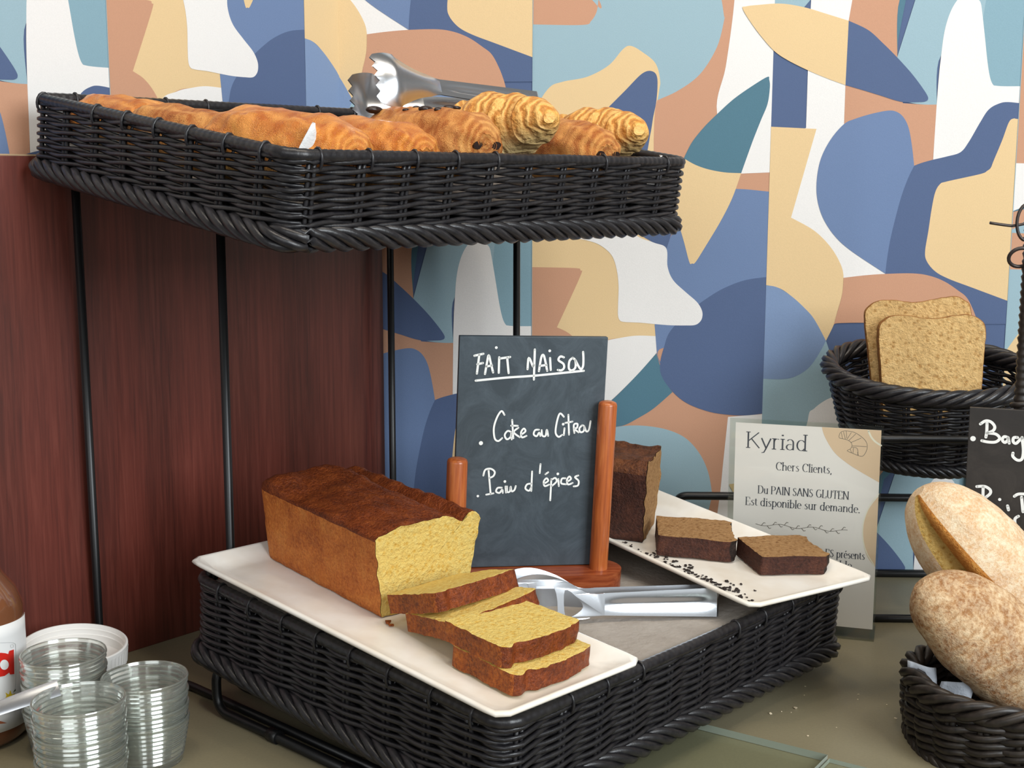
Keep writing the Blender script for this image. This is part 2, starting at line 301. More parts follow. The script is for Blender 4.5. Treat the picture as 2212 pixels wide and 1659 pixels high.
shp('teal', 1, [(1952, 965, 1, 1), (2110, 930, 1, 1), (2110, 100, 1), (2032, 121), (2023, 226, 1), (1998.7, 226), (1970, 223), (1940, 215, 1), (1938, 123, 1)])
shp('mid', 1, [(2090, 930, 1, 1), (2230, 930, 1, 1), (2225, 186, 1), (2100, 190, 1)])
shp('dark', 1, [(1945, 990, 1, 1), (1960, 985, 1, 1), (1956.4, 0, 1), (1940, 85, 1), (1938, 123, 1), (1943, 0)])
shp('white', 1, [(2023, 226), (2028, 162), (2032.6, 121), (2038, 79), (2045, 48), (2055, 21), (2067.8, 0), (2080, -12), (2092, -15), (2103, -10), (2114, 0), (2118.6, 8.5), (2121.4, 28), (2127, 79), (2132.7, 134), (2138, 166.4), (2144, 182), (2151, 185.3), (2175, 186.5), (2225, 186, 1), (2220, 260, 1), (2100, 340, 1), (2015, 350, 1)])
shp('navy', 1, [(1974.4, 358, 1), (1990, 352), (2015, 345), (2045, 338), (2074, 329), (2092, 307), (2117, 264), (2135, 237), (2157, 224), (2179, 220.6), (2225, 226, 1), (2200, 700, 1), (1900, 700, 1), (1890, 600, 1), (1912, 592, 1), (1915, 564), (1922, 521), (1933, 474), (1947, 423), (1962, 383)])
shp('tan', 1, [(2225, 255, 1), (2197, 257), (2189.6, 256), (2179, 264), (2164, 304), (2146, 347), (2140, 362), (2132, 369), (2117, 376), (2045, 392), (2030, 398), (2019.6, 416), (2012, 452), (2005, 499), (1998, 542.5), (2001.5, 564), (2019.6, 586), (2048.5, 602), (2099, 621), (2174, 649, 1), (2225, 668, 1)])
shp('blue', 1, [(1823, 268), (1846, 257), (1882, 246), (1918, 239), (1936.4, 241.6), (1951, 253), (1962, 275), (1969, 311), (1974.4, 358, 1), (1962, 383), (1947, 423), (1933, 474), (1922, 521), (1915, 564), (1912, 591, 1), (1839, 542.5), (1803, 510), (1777, 470), (1764.6, 427), (1764.6, 383), (1774, 340), (1795, 300)])
shp('salmon', 1, [(1822, 600, 1), (1864, 595), (1912, 591.5), (1972.6, 590.5), (2009, 596), (2041, 608.6), (2070, 628), (2088, 643), (2102, 670), (2112, 700), (2118, 732, 1), (2050, 720), (1960, 706), (1905, 699), (1860, 697), (1810, 698), (1801, 701, 1), (1808, 675.5), (1819, 636)])
shp('pale', 1, [(1905, 700, 1), (1960, 706), (2050, 720), (2118, 732, 1), (2110, 800, 1), (1905, 800, 1)])
# the leaf across the two columns
shp('tan', 2, [(1604, 18), (1611, 14), (1636, 11), (1687, 8), (1737.5, 16), (1788, 31), (1833, 45, 1), (1826, 184, 1), (1788, 170), (1745, 152), (1701, 130), (1672, 110), (1643.5, 78), (1618, 43)])
shp('navy', 2, [(1833, 45, 1), (1875, 65), (1907.5, 94), (1940, 126.6), (1969, 159), (1991, 188), (2003, 207), (2004, 215), (1999, 219), (1987, 220.6), (1947, 220), (1900, 206), (1864, 195), (1826, 184, 1)])
def clip(poly, u0, u1, z0, z1):
    for ax, lim, sg in ((0, u0, 1), (0, u1, -1), (1, z0, 1), (1, z1, -1)):
        out = []
        for i in range(len(poly)):
            a, b = poly[i-1], poly[i]; ia, ib = sg*(a[ax]-lim) >= 0, sg*(b[ax]-lim) >= 0
            if ia != ib:
                t = (lim-a[ax])/(b[ax]-a[ax]); out.append((a[0]+t*(b[0]-a[0]), a[1]+t*(b[1]-a[1])))
            if ib: out.append(b)
        poly = out
        if len(poly) < 3: return []
    return poly
NAMES = list(PAPER)
def papered(name, u0, u1, z0, z1, place):
    mb = MB()
    def fl(poly, colr, lay):
        if len(poly) >= 3: mb.flat(poly, lambda p: place(p[0], p[1], lay*.00003), NAMES.index(colr))
    for k in range(int(math.floor(u0/PER))-1, int(u1/PER)+2):
        for half, (a, b, colr) in enumerate(((0, TD, 'salmon'), (TD, PER, 'navy'))):
            fl(clip([(k*PER+a, z0), (k*PER+b, z0), (k*PER+b, z1), (k*PER+a, z1)], u0, u1, z0, z1), colr, 0)
        lay = 0
        for colr, col, poly in SHAPES:
            lay += 1; lo_, hi_ = ((0, TD), (TD, PER), (0, PER))[col]
            for j in range(-3, 5):
                dz = (k % 2)*PER/2+j*PER
                q = [(p[0]+k*PER, p[1]+dz) for p in poly]
                if max(p[1] for p in q) < z0 or min(p[1] for p in q) > z1: continue
                fl(clip(q, max(u0, k*PER+lo_), min(u1, k*PER+hi_), z0, z1), colr, lay)
        if u0 < k*PER < u1: fl([(k*PER-.0003, z0), (k*PER+.0003, z0), (k*PER+.0003, z1), (k*PER-.0003, z1)], 'sage', 40)
    return mb
WT = .95
b = papered('wall_back', UC, 1.35, 0, WT, lambda u, z, d: (u, -d, z)); b.box(UC, 1.35, .002, .06, 0, WT)
b.build('wall_back', ['paper_'+c for c in NAMES], kind='structure')
lx, ly = -cos(WA), -sin(WA)                                  # along the left wall, away from the corner
LS = 1.0
def leftwall(u, z, d):
    l = (UC-u)*LS; return (UC+l*lx+d*sin(WA), l*ly-d*cos(WA), z)
# stretch so that the first seam stands where it does in the room
best = min((abs(pj((UC+l*lx, l*ly, .55))[0]-233), l) for l in [i*.001 for i in range(150, 600)])
LS = best[1]/(PER+UC); print('left stretch', LS)
b = papered('wall_left', -1.2, UC, 0, WT, leftwall)
L9 = (1.2+UC)*LS; n9 = V((-sin(WA), cos(WA), 0))
c0, c1 = V((UC, 0, 0))+n9*.002, V((UC+L9*lx, L9*ly, 0))+n9*.002
b.add([c0, c1, c1+n9*.05, c0+n9*.05]+[p+V((0, 0, WT)) for p in (c0, c1, c1+n9*.05, c0+n9*.05)], [(0, 1, 2, 3), (7, 6, 5, 4), (0, 4, 5, 1), (1, 5, 6, 2), (2, 6, 7, 3)], 0, False)
b.build('wall_left', ['paper_'+c for c in NAMES], kind='structure')

# worktop: one continuous slab that follows both walls
mb = MB(); poly = [(1.35, 0), (UC, 0), (UC+.62*lx, .62*ly), (UC+.62*lx-.06, -.78), (1.35, -.78)]
mb.prism(poly, lambda p: (p[0], p[1], -.038), lambda p: (p[0], p[1], 0))
tag(mb.build('worktop', 'worktop_grey', bevel=.002), 'grey olive laminate worktop that carries the whole breakfast buffet', 'worktop')

# cherry board standing in front of the left wall
A = V((-.1668, -.0125, 0)); d = V((-.222, -.2817, 0)).normalized(); nn = V((-d.y, d.x, 0)); nn = nn if nn.dot(V((1, -1, 0))) > 0 else -nn
px = frame(A, d, V((0, 0, 1))); root = thing('wood_panel', 'dark red-brown wood grain board standing upright behind the left of the display stand', 'panel', px)
zt = .4708; mb = MB(); s9 = 1 if (px.to_3x3() @ V((0, 0, 1))).dot(nn) > 0 else -1
mb.box(0, .56, 0, zt-.0015, -.006 if s9 > 0 else 0, 0 if s9 > 0 else .006); mb.build('board', 'mahogany', root, bevel=.0006)
mb = MB(); mb.box(0, .56, zt-.0015, zt, -.006 if s9 > 0 else 0, .0003 if s9 > 0 else .006); mb.build('edge_strip', 'panel_edge', root, label='pale strip along the top edge')

# glass plates let flush beside each other on the worktop
P0, P1, P2 = onz(1440, 1544.5, .006), onz(1790, 1632, .006), onz(1960, 1675, .006); P0.z = P1.z = P2.z = 0; e = (P1-P0).normalized(); g = V((e.y, -e.x, 0)); g = g if g.y < 0 else -g
for nm, a, b_, th, lab in (('l', P0-e*.05, P1-e*.0008, .006, 'thick clear glass plate lying on the worktop in front of the cake tray'), ('r', P1+e*.0008, P1+e*.5, .0035, 'thinner clear glass plate on the worktop beside the thick one, towards the bread basket')):
    mb = MB(); q = [a, b_, b_+g*.18, a+g*.18]; q = q if (q[1]-q[0]).cross(q[2]-q[1]).z > 0 else q[::-1]
    mb.prism([(p.x, p.y) for p in q], lambda p: (p[0], p[1], .0004), lambda p: (p[0], p[1], .0004+th), 0, 1)
    o = mb.build('glass_plate', ('plate_glass', 'glass_edge')); tag(o, lab, 'glass plate')
# ------------------------------------------------------------------ wicker
def path_rect(A, B, r, inset=0.0):
    # closed rounded rectangle as a function of arc length
    x0, x1, y0, y1 = inset, A-inset, inset, B-inset; r = max(r, .004)
    segs = []; L = 0
    for (ax, ay, bx, by, cx, cy, a0) in ((x0+r, y0, x1-r, y0, x1-r, y0+r, -pi/2), (x1, y0+r, x1, y1-r, x1-r, y1-r, 0), (x1-r, y1, x0+r, y1, x0+r, y1-r, pi/2), (x0, y1-r, x0, y0+r, x0+r, y0+r, pi)):
        l = hypot(bx-ax, by-ay); segs.append(('l', L, l, ax, ay, (bx-ax)/l, (by-ay)/l)); L += l
        l = r*pi/2; segs.append(('a', L, l, cx, cy, a0, r)); L += l
    def f(u):
        u = (u % 1)*L
        for sg in segs:
            if u <= sg[1]+sg[2]+1e-9:
                w = u-sg[1]
                if sg[0] == 'l': return sg[3]+sg[5]*w, sg[4]+sg[6]*w, sg[6], -sg[5]
                a = sg[5]+w/sg[6]; return sg[3]+sg[6]*cos(a), sg[4]+sg[6]*sin(a), cos(a), sin(a)
        return f(0)
    return f, L
def path_oval(a, b, p=2.0):
    pts = []; n = 720
    for i in range(n+1):
        t = 2*pi*i/n; c, s = cos(t), sin(t); pts.append((a*math.copysign(abs(c)**(2/p), c), b*math.copysign(abs(s)**(2/p), s)))
    ls = [0]
    for i in range(n): ls.append(ls[-1]+hypot(pts[i+1][0]-pts[i][0], pts[i+1][1]-pts[i][1]))
    L = ls[-1]
    import bisect
    def f(u):
        w = (u % 1)*L; i = min(max(bisect.bisect_right(ls, w)-1, 0), n-1); k = (w-ls[i])/max(ls[i+1]-ls[i], 1e-9)
        x = pts[i][0]+k*(pts[i+1][0]-pts[i][0]); y = pts[i][1]+k*(pts[i+1][1]-pts[i][1]); dx, dy = pts[i+1][0]-pts[i][0], pts[i+1][1]-pts[i][1]; l = hypot(dx, dy) or 1
        return x, y, dy/l, -dx/l
    return f, L
def weave(root, mat, f, L, h0, h1, rows, S, r, flare, amp, seed=0, stakes=True, step=.006, jit=.0006, rim=.0047, braid=(.0060, .0036, .080), rope_rim=False, floor=None, wraps=True):
    """f: rim outline by arc length; h0..h1: bottom to rim height; flare(h) outward shift of the wall at height h"""
    rnd = random.Random(seed); ns = max(8, int(round(L/S/2))*2); n = int(L/step); mb = MB()
    def P(u, off, h):
        x, y, nx, ny = f(u); k = off+flare(h); return (x+nx*k, y+ny*k, h)
    for i in range(rows):
        h = h0+(i+.6)*(h1-h0)/(rows+.2); ph = rnd.random()*9
        for sg in (1, -1):
            pts = []
            for j in range(n):
                u = j/n; a = pi*ns*u+(i % 2)*0
                wob = jit*noise.noise(V((u*40, ph+sg, i*3.1)))*2
                pts.append(P(u, sg*amp*cos(a)*(1+.25*noise.noise(V((u*23, ph, 5+sg)))), h+sg*(h1-h0)/rows*.23*sin(a)+wob))
            mb.tube(pts, r*(1+.08*(rnd.random()-.5)), 6, True)
    mb.build('woven_side', mat, root)
    mb = MB()
    for k in range(ns):
        u = (k+.0)/ns+(rnd.random()-.5)*.12/ns
        for d in (-.0022, .0022):
            uu = u+d/L; pts = [P(uu, (rnd.random()-.5)*.0008, h0-.002+(h1-h0+.002)*q/4) for q in range(5)]; mb.tube(pts, r*.95, 6)
    mb.build('stakes', mat, root)
    mb = MB()
    if rope_rim:                                # thick plaited border
        nst = rope_rim; turns = L/.075; m = int(L/.003)
        for k in range(nst):
            pts = []
            for j in range(m):
                u = j/m; a = 2*pi*(k/nst+round(turns)*u); pts.append(P(u, rim*cos(a), h1+rim*.95*sin(a)))
            mb.tube(pts, rim*.62, 6, True)
    else:                                       # cane hoop wound with flat strip
        m = int(L/.0017); pts = [P(j/m, 0, h1) for j in range(m)]
        rr = [rim*(1+.075*((j % 4)/3.-.5)+.03*noise.noise(V((j*.03, seed, 0)))) for j in range(m)]; mb.tube(pts, rr, 9, True)
        for k in range(ns*(1 if wraps else 0)):
            if rnd.random() < .85:
                u = (k+.1*rnd.random())/ns+.0035/L; x, y, nx, ny = f(u); k0 = flare(h1); ti = -.0015
                ring = [(x+nx*(k0+(rim+.0006)*cos(q)) , y+ny*(k0+(rim+.0006)*cos(q)), h1-.0030+(rim+.0036)*sin(q)) for q in [2*pi*i/14 for i in range(14)]]
                mb.tube(ring, .0012, 6, True)
    mb.build('rim', mat, root)
    mb = MB(); R, rs, pitch = braid; nst = 5; m = int(L/.003); turns = round(L/pitch)
    for k in range(nst):
        pts = []
        for j in range(m):
            u = j/m; a = 2*pi*(k/nst-turns*u); pts.append(P(u, .002+R*.85*cos(a), h0+R*sin(a)))
        mb.tube(pts, rs, 6, True)
    mb.build('plaited_foot', mat, root)
    mb = MB()                                   # base of canes laid side by side
    xs = [f(i/200) for i in range(200)]; k0 = flare(h0)
    o0 = [(q[0]+q[2]*(k0-.003), q[1]+q[3]*(k0-.003)) for q in xs]
    mb.prism(o0, lambda p: (p[0], p[1], h0-.002), lambda p: (p[0], p[1], h0+.002)); mb.build('base', mat, root, sharp=40)

A49 = rad(49); E1 = V((cos(A49), sin(A49), 0)); E2 = V((-sin(A49), cos(A49), 0))
def tray_frame(N, tilt):
    t = rad(tilt); return frame(N, E1, V((E2.x*cos(t), E2.y*cos(t), sin(t))))
ML = tray_frame((-.0049, -.6516, .0944), 4.5); MU = tray_frame((-.15148, -.58724, .46586), 8.5)
ALO, BLO, AUP, BUP = .454, .360, .457, .352
def lp(px, py, h, m=None):
    m = m or ML; n = m.to_3x3() @ V((0, 0, 1)); p = onplane(px, py, n, m.translation+n*h); q = m.inverted() @ p; return V((q.x, q.y, h))
low = thing('wicker_tray', 'large black wicker tray that carries both cake plates and the wood-framed chalkboard', 'basket', ML, 'black wicker trays on the two-tier stand')
f, L = path_rect(ALO, BLO, .017); weave(low, 'wicker_black', f, L, -.070, -.0055, 10, .041, .0020, lambda h: 0, .0026, 1)
upr = thing('wicker_tray', 'large black wicker tray raised on rods and filled with croissants and chocolate rolls', 'basket', MU, 'black wicker trays on the two-tier stand')
f, L = path_rect(AUP, BUP, .017); weave(upr, 'wicker_black', f, L, -.058, 0, 9, .043, .0020, lambda h: 0, .0028, 2)

# paper sheets on an added riser in each tray, black so weave gaps look dark
n1, n2 = 46, 36
def added_riser(root, A, B, h0, h1):
    mb = MB(); mb.box(.014, A-.014, .013, B-.013, h0, h1); mb.build('added_riser', 'wicker_black', root, bevel=.001)
added_riser(low, ALO, BLO, -.067, -.0118); added_riser(upr, AUP, BUP, -.055, -.0405)
mb = MB()
mb.grid([[(.012+(ALO-.024)*i/n1, .010+(BLO-.02)*j/n2, -.0092+nz((i*.2, j*.25, 0), 1.4, .0014)+nz((i*.7, j*.6, 4), 1.0, .0006)) for i in range(n1+1)] for j in range(n2+1)], flip=True)
o = mb.build('paper_liner', 'liner_grey'); o.matrix_world = ML; o.modifiers.new('thick', 'SOLIDIFY').thickness = .0006; tag(o, 'grey paper sheet lining the wicker tray under the two cake plates', 'paper liner')
mb = MB()
mb.grid([[(.01+(AUP-.02)*i/n1, .01+(BUP-.02)*j/n2, -.0375+nz((i*.14, j*.14, 0), 1, .003)) for i in range(n1+1)] for j in range(n2+1)], flip=True)
o = mb.build('paper_liner', 'liner_shaded'); o.matrix_world = MU; o.modifiers.new('thick', 'SOLIDIFY').thickness = .0006; tag(o, 'paper sheet lining the raised tray under the croissants, coloured dark for the shade inside', 'paper liner')

# ------------------------------------------------------------------ the two-tier wire stand
G1 = onz(219, 1438); cL = E1.dot(onz(405, 1486)); tB = E2.dot(onz(405, 1486))
def sp(c, t, z): return E1*c+E2*t+V((0, 0, z))
def cfor(t, px):     # how far along the stand's width an upright at depth t has to stand
    return min((abs(pj(sp(i*.001, t, .1))[0]-px), i*.001) for i in range(-600, 100))[1]
stand = thing('display_stand', 'two-tier black steel rod stand in the corner holding the wicker trays', 'display stand', T(*(sp(cL+.18, tB-.05, 0))))
inv = stand.matrix_world.inverted()
def rod(name, pts, r=.0036, par=None, rnd_=.018, label=None):
    # polyline with rounded bends
    P = [V(p) for p in pts]; out = [P[0]]
    for i in range(1, len(P)-1):
        a, b = (P[i-1]-P[i]), (P[i+1]-P[i]); k = min(rnd_, a.length*.45, b.length*.45); q0, q1 = P[i]+a.normalized()*k, P[i]+b.normalized()*k
        for s in range(9): t = s/8; out.append(q0*(1-t)**2+P[i]*2*t*(1-t)+q1*t*t)
    out.append(P[-1]); i2 = (par or stand).matrix_world.inverted(); mb = MB(); mb.tube([i2 @ p for p in out], r, 10); return mb.build(name, 'wire_black', par or stand, label=label)
R0 = .0038
def zup(c, t):       # underside of the raised tray above the point (c, t)
    q = MU.translation; tt = t-E2.dot(q); return q.z+tt*math.tan(rad(8.5))-.0665
def zlow(c, t):
    q = ML.translation; tt = t-E2.dot(q); return q.z+tt*math.tan(rad(4.5))-.0785
tF = -.046; tFL = E2.dot(ML.translation)+.36; cF = cfor(tF, 499); cFR = cfor(tF, 1114.5); tBR = .10; cBR = cfor(tBR, 849); tS = tF-.075
GB = E2.dot(G1); cB = E1.dot(G1)
rod('upright', [sp(cL, tS-.17, R0), sp(cL, tB, R0), sp(cB, GB, R0), sp(cB-.003, GB, zup(cB, GB))], R0)
rod('upright', [sp(cF, tS-.17, R0), sp(cF, tF, R0), sp(cF, tF, zup(cF, tF))], R0)
rod('upright', [sp(cBR, tF-.1, R0), sp(cBR, tBR, R0), sp(cBR, tBR, zup(cBR, tBR))], R0)
rod('upright', [sp(cFR, tF-.3, R0), sp(cFR, tF, R0), sp(cFR, tF, zup(cFR, tF))], R0)
tF0 = tF; tF = tS; cR = cFR
# carriers under both trays
for nm, zz, fr in (('upper', zup, MU), ('lower', zlow, ML)):
    for t in ((GB-.01, tF0) if nm == 'upper' else (tF-.02, tF-.2)):
        rod('tray_carrier', [sp(cL, t, zz(cL, t)), sp(cR, t, zz(cR, t))], R0*.9)
cO = cL-.016
rod('tray_support', [sp(cO+.03, tF+.035, zlow(cO, tF+.035)), sp(cO, tF+.035, zlow(cO, tF+.035)-.001), sp(cO, tF+.035, R0+.0005), sp(cO, tF-.20, R0+.0005)], .0042, rnd_=.03)
rod('tray_support', [sp(cR-.03, tF+.035, zlow(cR, tF+.035)), sp(cR+.016, tF+.035, zlow(cR, tF+.035)-.001), sp(cR+.016, tF+.035, R0+.0005), sp(cR+.016, tF-.20, R0+.0005)], .0042, rnd_=.03)
for t in (tF-.045, tF-.14):
    mb = MB(); mb.tube([inv @ sp(cO, t-.006, R0+.0008), inv @ sp(cO, t+.006, R0+.0008)], .0058, 12); mb.build('sleeve', 'wire_black', stand)
rod('cross_bar', [sp(cL, tF-.165, R0), sp(cR, tF-.165, R0)], R0)
# ------------------------------------------------------------------ plates
def plate(name, label, w, l, mat):
    # long melamine plate: flat well, sloping border, thick rounded edge; origin at the middle of the underside
    root = None; mb = MB()
    def ring(ix, iy, z, rr): 
        f, L_ = path_rect(w-2*ix, l-2*ix, rr); out = []
        for k in range(96):
            x, y, _, _ = f(k/96); out.append((x-(w-2*ix)/2, y-(l-2*ix)/2, z))
        return out
    prof = [(.022, 0), (.0205, -.0001), (.020, .0008), (.006, .0080), (.0012, .0092), (0, .0108), (.0006, .0124), (.0024, .0130), (.0046, .0124), (.012, .0070), (.019, .0040), (.024, .0032)]
    rows = [ring(i, i, z, max(.003, .010-i*.3)) for i, z in prof]
    mb.grid(rows, cv=True); n = 96
    b = len(mb.v); mb.v += [(0, 0, 0), (0, 0, .0032)]
    for k in range(n):
        mb.f.append((b, (k+1) % n, k)); mb.f.append((b+1, (len(rows)-1)*n+k, (len(rows)-1)*n+(k+1) % n)); mb.mi += [0, 0]; mb.sm += [True, True]
    o = mb.build(name, 'melamine', sharp=60); o.matrix_world = mat; tag(o, label, 'plate', 'long white plates on the wicker tray'); return o
def inlow(s, t, h, ang=0, m=None): return (m or ML) @ T(s, t, h) @ M.Rotation(ang, 4, 'Z')
HP1, HP2 = .0002, .0075
q = [lp(*p, HP1+.0118) for p in ((413, 1212), (1095, 1559), (1379, 1421))]
d1 = (q[0]-q[1]); a1 = atan2(-d1.x, d1.y); wp = (q[2]-q[1]).length; c1 = q[1]+d1*.5+(q[2]-q[1])*.5
plate('cake_plate', 'long white melamine plate holding the lemon loaf, jutting over the tray corner', wp, d1.length, inlow(c1.x, c1.y, HP1, a1)); print('plate1', wp, d1.length, math.degrees(a1))
q = [lp(*p, HP2+.0118) for p in ((1312, 1178), (1605, 1316), (1817, 1212))]
d2 = (q[0]-q[1]).normalized(); a2 = atan2(-d2.x, d2.y); w2 = (q[2]-q[1]).length; r2 = V((d2.y, -d2.x, 0)); c2 = q[1]+d2*(.345/2)+r2*(w2/2); print('plate2', w2, math.degrees(a2))
plate('cake_plate', 'long white melamine plate with dark crumbs under the spice loaf', min(w2, .152), .345, inlow(c2.x, c2.y, HP2, a2))

# ------------------------------------------------------------------ loaves and slices
def outline(wb, wt, hh, n=64, kind=0):
    # cross-section of a tin loaf, counter-clockwise from the lower left; returns points and a tag: 0 side, 1 top
    pts = []
    for k in range(n):
        u = k/n
        if u < .22: x = -wb/2+wb*(u/.22); z = 0; tg = 0
        elif u < .42: k2 = (u-.22)/.20; x = wb/2+(wt-wb)/2*k2; z = hh*k2; tg = 0
        elif u < .80:
            k2 = (u-.42)/.38; x = wt/2-wt*k2; s_ = sin(pi*k2)
            z = hh+(.0062*s_**.6 if kind == 0 else .010*s_) ; tg = 1
            if kind == 0:
                z -= (.0058 if n == 84 else .0025)*math.exp(-((k2-.19)/.045)**2)          # the crack along the right of the crown
                z += .0035*math.exp(-((k2-.06)/.05)**2)
            else:
                z += .004*math.exp(-((k2-.10)/.07)**2)+.004*math.exp(-((k2-.9)/.07)**2)-.006*math.exp(-((k2-.5)/.25)**2)
        else: k2 = (u-.80)/.20; x = -wt/2+(wt-wb)/2*k2; z = hh*(1-k2); tg = 0
        pts.append((x, z, tg))
    return pts
def loaf(root, wb, wt, hh, ln, mats, kind=0, amp=.0012, seed=0):
    """cut face at y=0, body towards +y; mats: side, top, crumb"""
    o = outline(wb, wt, hh, 84, kind); n = len(o); ny = 44; rows = []; mb = MB()
    for j in range(ny+1):
        y = ln*j/ny; e = max(0, (y-(ln-.012))/.012); row = []
        for (x, z, tg) in o:
            x2 = x*(1-.10*e*e); z2 = z*(1-.06*e*e) if tg else z
            bump = amp*(noise.noise(V((x*60, y*60, z*60+seed)))+.8*noise.noise(V((x*150, y*150, z*150+seed))))
            if tg: z2 += bump*1.6+.0035*noise.noise(V((x*28, y*22, 3+seed)))
            else: x2 += bump*(1 if x > 0 else -1)*.8
            if kind == 0 and tg: z2 += .007*math.exp(-((y-ln+.02)/.018)**2)*(math.exp(-((x+wt*.42)/.016)**2)+.5*math.exp(-((x-wt*.05)/.02)**2))
            row.append((x2, y+(amp*2*noise.noise(V((x*90, 7, z*90))) if j == 0 else 0), z2))
        rows.append(row)
    b = len(mb.v); mb.v += [p for r in rows for p in r]
    for j in range(ny):
        for k in range(n):
            k2 = (k+1) % n; mb.f.append((b+j*n+k, b+j*n+k2, b+(j+1)*n+k2, b+(j+1)*n+k)[::1]); mb.mi.append(1 if o[k][2] or o[k2][2] else 0); mb.sm.append(True)
    mb.f.append(tuple(b+ny*n+k for k in range(n))); mb.mi.append(0); mb.sm.append(True)
    mb.build('crust', mats[:2], root)
    # cut face: rings from the crust to the middle
    mb = MB(); cx, cz = 0, hh*.52; rings = [1, .985, .96, .9, .8, .68, .55, .42, .3, .18, .08]
    rr = []
    for q in rings:
        rr.append([(cx+(p[0]-cx)*q, p[1]*(q > .97)-.0006, cz+(p[2]-cz)*q) for p in rows[0]])
    mb.grid(rr, cv=True, flip=False); k0 = len(mb.v); mb.v.append((cx, -.0006, cz)); m0 = k0-n
    for k in range(n): mb.f.append((m0+k, m0+(k+1) % n, k0)); mb.mi.append(0); mb.sm.append(True)
    mb.build('cut_face', mats[2], root)
def slab_slice(root, wb, wt, hh, th, mats, kind=0, seed=0, amp=.0011):
    """slice lying flat: outline in x (width) and y (height of the loaf), thickness along z"""
    o = outline(wb, wt, hh, 120, kind); n = len(o); mb = MB(); zs = [0, .04, .25, .5, .75, .96, 1]; rows = []
    for q in zs:
        row = []
        for (x, y, tg) in o:
            bmp = amp*(noise.noise(V((x*70, y*70, q*2+seed)))+.8*noise.noise(V((x*190, y*190, q*4+seed))))
            y2 = y+(bmp*1.5 if tg else bmp*.4); x2 = x*(1+bmp*18)
            row.append((x2, y2, th*q+.0012*noise.noise(V((x*45+seed, y*45, 2)))+ (.0006*noise.noise(V((x*220, y*220, seed))))))
        rows.append(row)
    mb.grid(rows, cv=True, flip=False)
    for i in range(len(mb.f)):
        k = i % n; mb.mi[i] = 1 if o[k][2] else 0
    mb.build('crust', mats[:2], root)
    mb = MB()
    for src, sg in ((rows[0], -1), (rows[-1], 1)):
        cy = hh*.5; rr = []; zm = sum(p[2] for p in src)/n
        for q in (1, .97, .93, .85, .74, .62, .5, .38, .26, .14, .05):
            rr.append([(p[0]*q, cy+(p[1]-cy)*q, (p[2] if q > .96 else p[2]*q**3+zm*(1-q**3)) + sg*.0003*(q < 1)) for p in src])
        b = len(mb.v); mb.grid(rr, cv=True, flip=(sg < 0)); k0 = len(mb.v); z = sum(p[2] for p in src)/n+sg*.0016; mb.v.append((0, cy, z)); m0 = k0-n
        for k in range(n):
            t3 = (m0+k, m0+(k+1) % n, k0); mb.f.append(t3 if sg > 0 else t3[::-1]); mb.mi.append(0); mb.sm.append(True)
    mb.build('crumb', mats[2], root)
LM = ('lemon_side_crust', 'lemon_top_crust', 'lemon_crumb'); SMt = ('spice_side_crust', 'burnt_crust', 'spice_crumb'); LSl = ('lemon_slice_crust', 'lemon_top_crust', 'lemon_crumb')
hW = HP1+.0040
bl, br, bk = lp(820, 1335, hW), lp(963, 1262, hW), lp(573, 1203, hW)
ax = (bk-bl).normalized(); ang = atan2(-ax.x, ax.y); wb = max(.07, abs((br-bl).dot(V((ax.y, -ax.x, 0))))); mid = bl+V((ax.y, -ax.x, 0))*wb/2
print('loaf', wb, (bk-bl).length, math.degrees(ang))
root = thing('lemon_loaf', 'uncut end of a golden lemon loaf cake with a bright yellow cut face', 'cake', inlow(mid.x, mid.y, hW, ang) )
loaf(root, wb-.004, wb+.016, .066, (bk-bl).length+.004, LM, 0, .0012, 2)
def put_slice(name, label, C, Lp, Rp, wb, wt, hh, th, mats, kind, seed, group):
    """C: front corner, Lp: far end of the side crust, Rp: other end of the top crust (tray coordinates)"""
    C, Lp, Rp = V(C), V(Lp), V(Rp); ey = (C-Lp).normalized(); ex = (Rp-C); ex = (ex-ey*ex.dot(ey)).normalized(); ez = ex.cross(ey)
    # x along the top crust, y from the bottom crust to the top crust, z up: keep the frame right-handed
    if ez.z < 0: ex = -ex; ez = -ez; org = Lp-ex*(wb/2+(wt-wb)/4)
    else: org = Lp+ex*(wb/2+(wt-wb)/4)
    m = ML @ M(((ex.x, ey.x, ez.x, org.x), (ex.y, ey.y, ez.y, org.y), (ex.z, ey.z, ez.z, org.z), (0, 0, 0, 1)))
    r = thing(name, label, 'cake slice', m, group); slab_slice(r, wb, wt, hh, th, mats, kind, seed); return r
G_ = 'cut slices of lemon loaf'
b0 = hW+.0008
put_slice('lemon_cake_slice', 'lemon cake slice lying flat on the plate at the front, undermost of the front pair', (.0224, .0094, b0), (.0236, .0775, b0), (.1044, .0078, b0), .076, .084, .062, .0155, LSl, 0, 11, G_)
put_slice('lemon_cake_slice', 'lemon cake slice resting on top of the foremost slice, its yellow face up', (.0225, .0200, b0+.0170), (.0245, .0875, b0+.0160), (.1050, .0165, b0+.0170), .074, .082, .060, .0150, LSl, 0, 12, G_)
put_slice('lemon_cake_slice', 'tilted lemon cake slice leaning between the front pair and the slice next to the loaf', (.0327, .0790, .0200), (.0390, .1410, .0062), (.1140, .0721, .0280), .078, .086, .060, .0145, LSl, 0, 13, G_)
put_slice('lemon_cake_slice', 'lemon cake slice nearest the uncut lemon loaf, tilted onto the slice before it', (.0355, .1013, .0350), (.0385, .1610, .0140), (.1179, .0957, .0370), .078, .086, .060, .0145, LSl, 0, 14, G_)

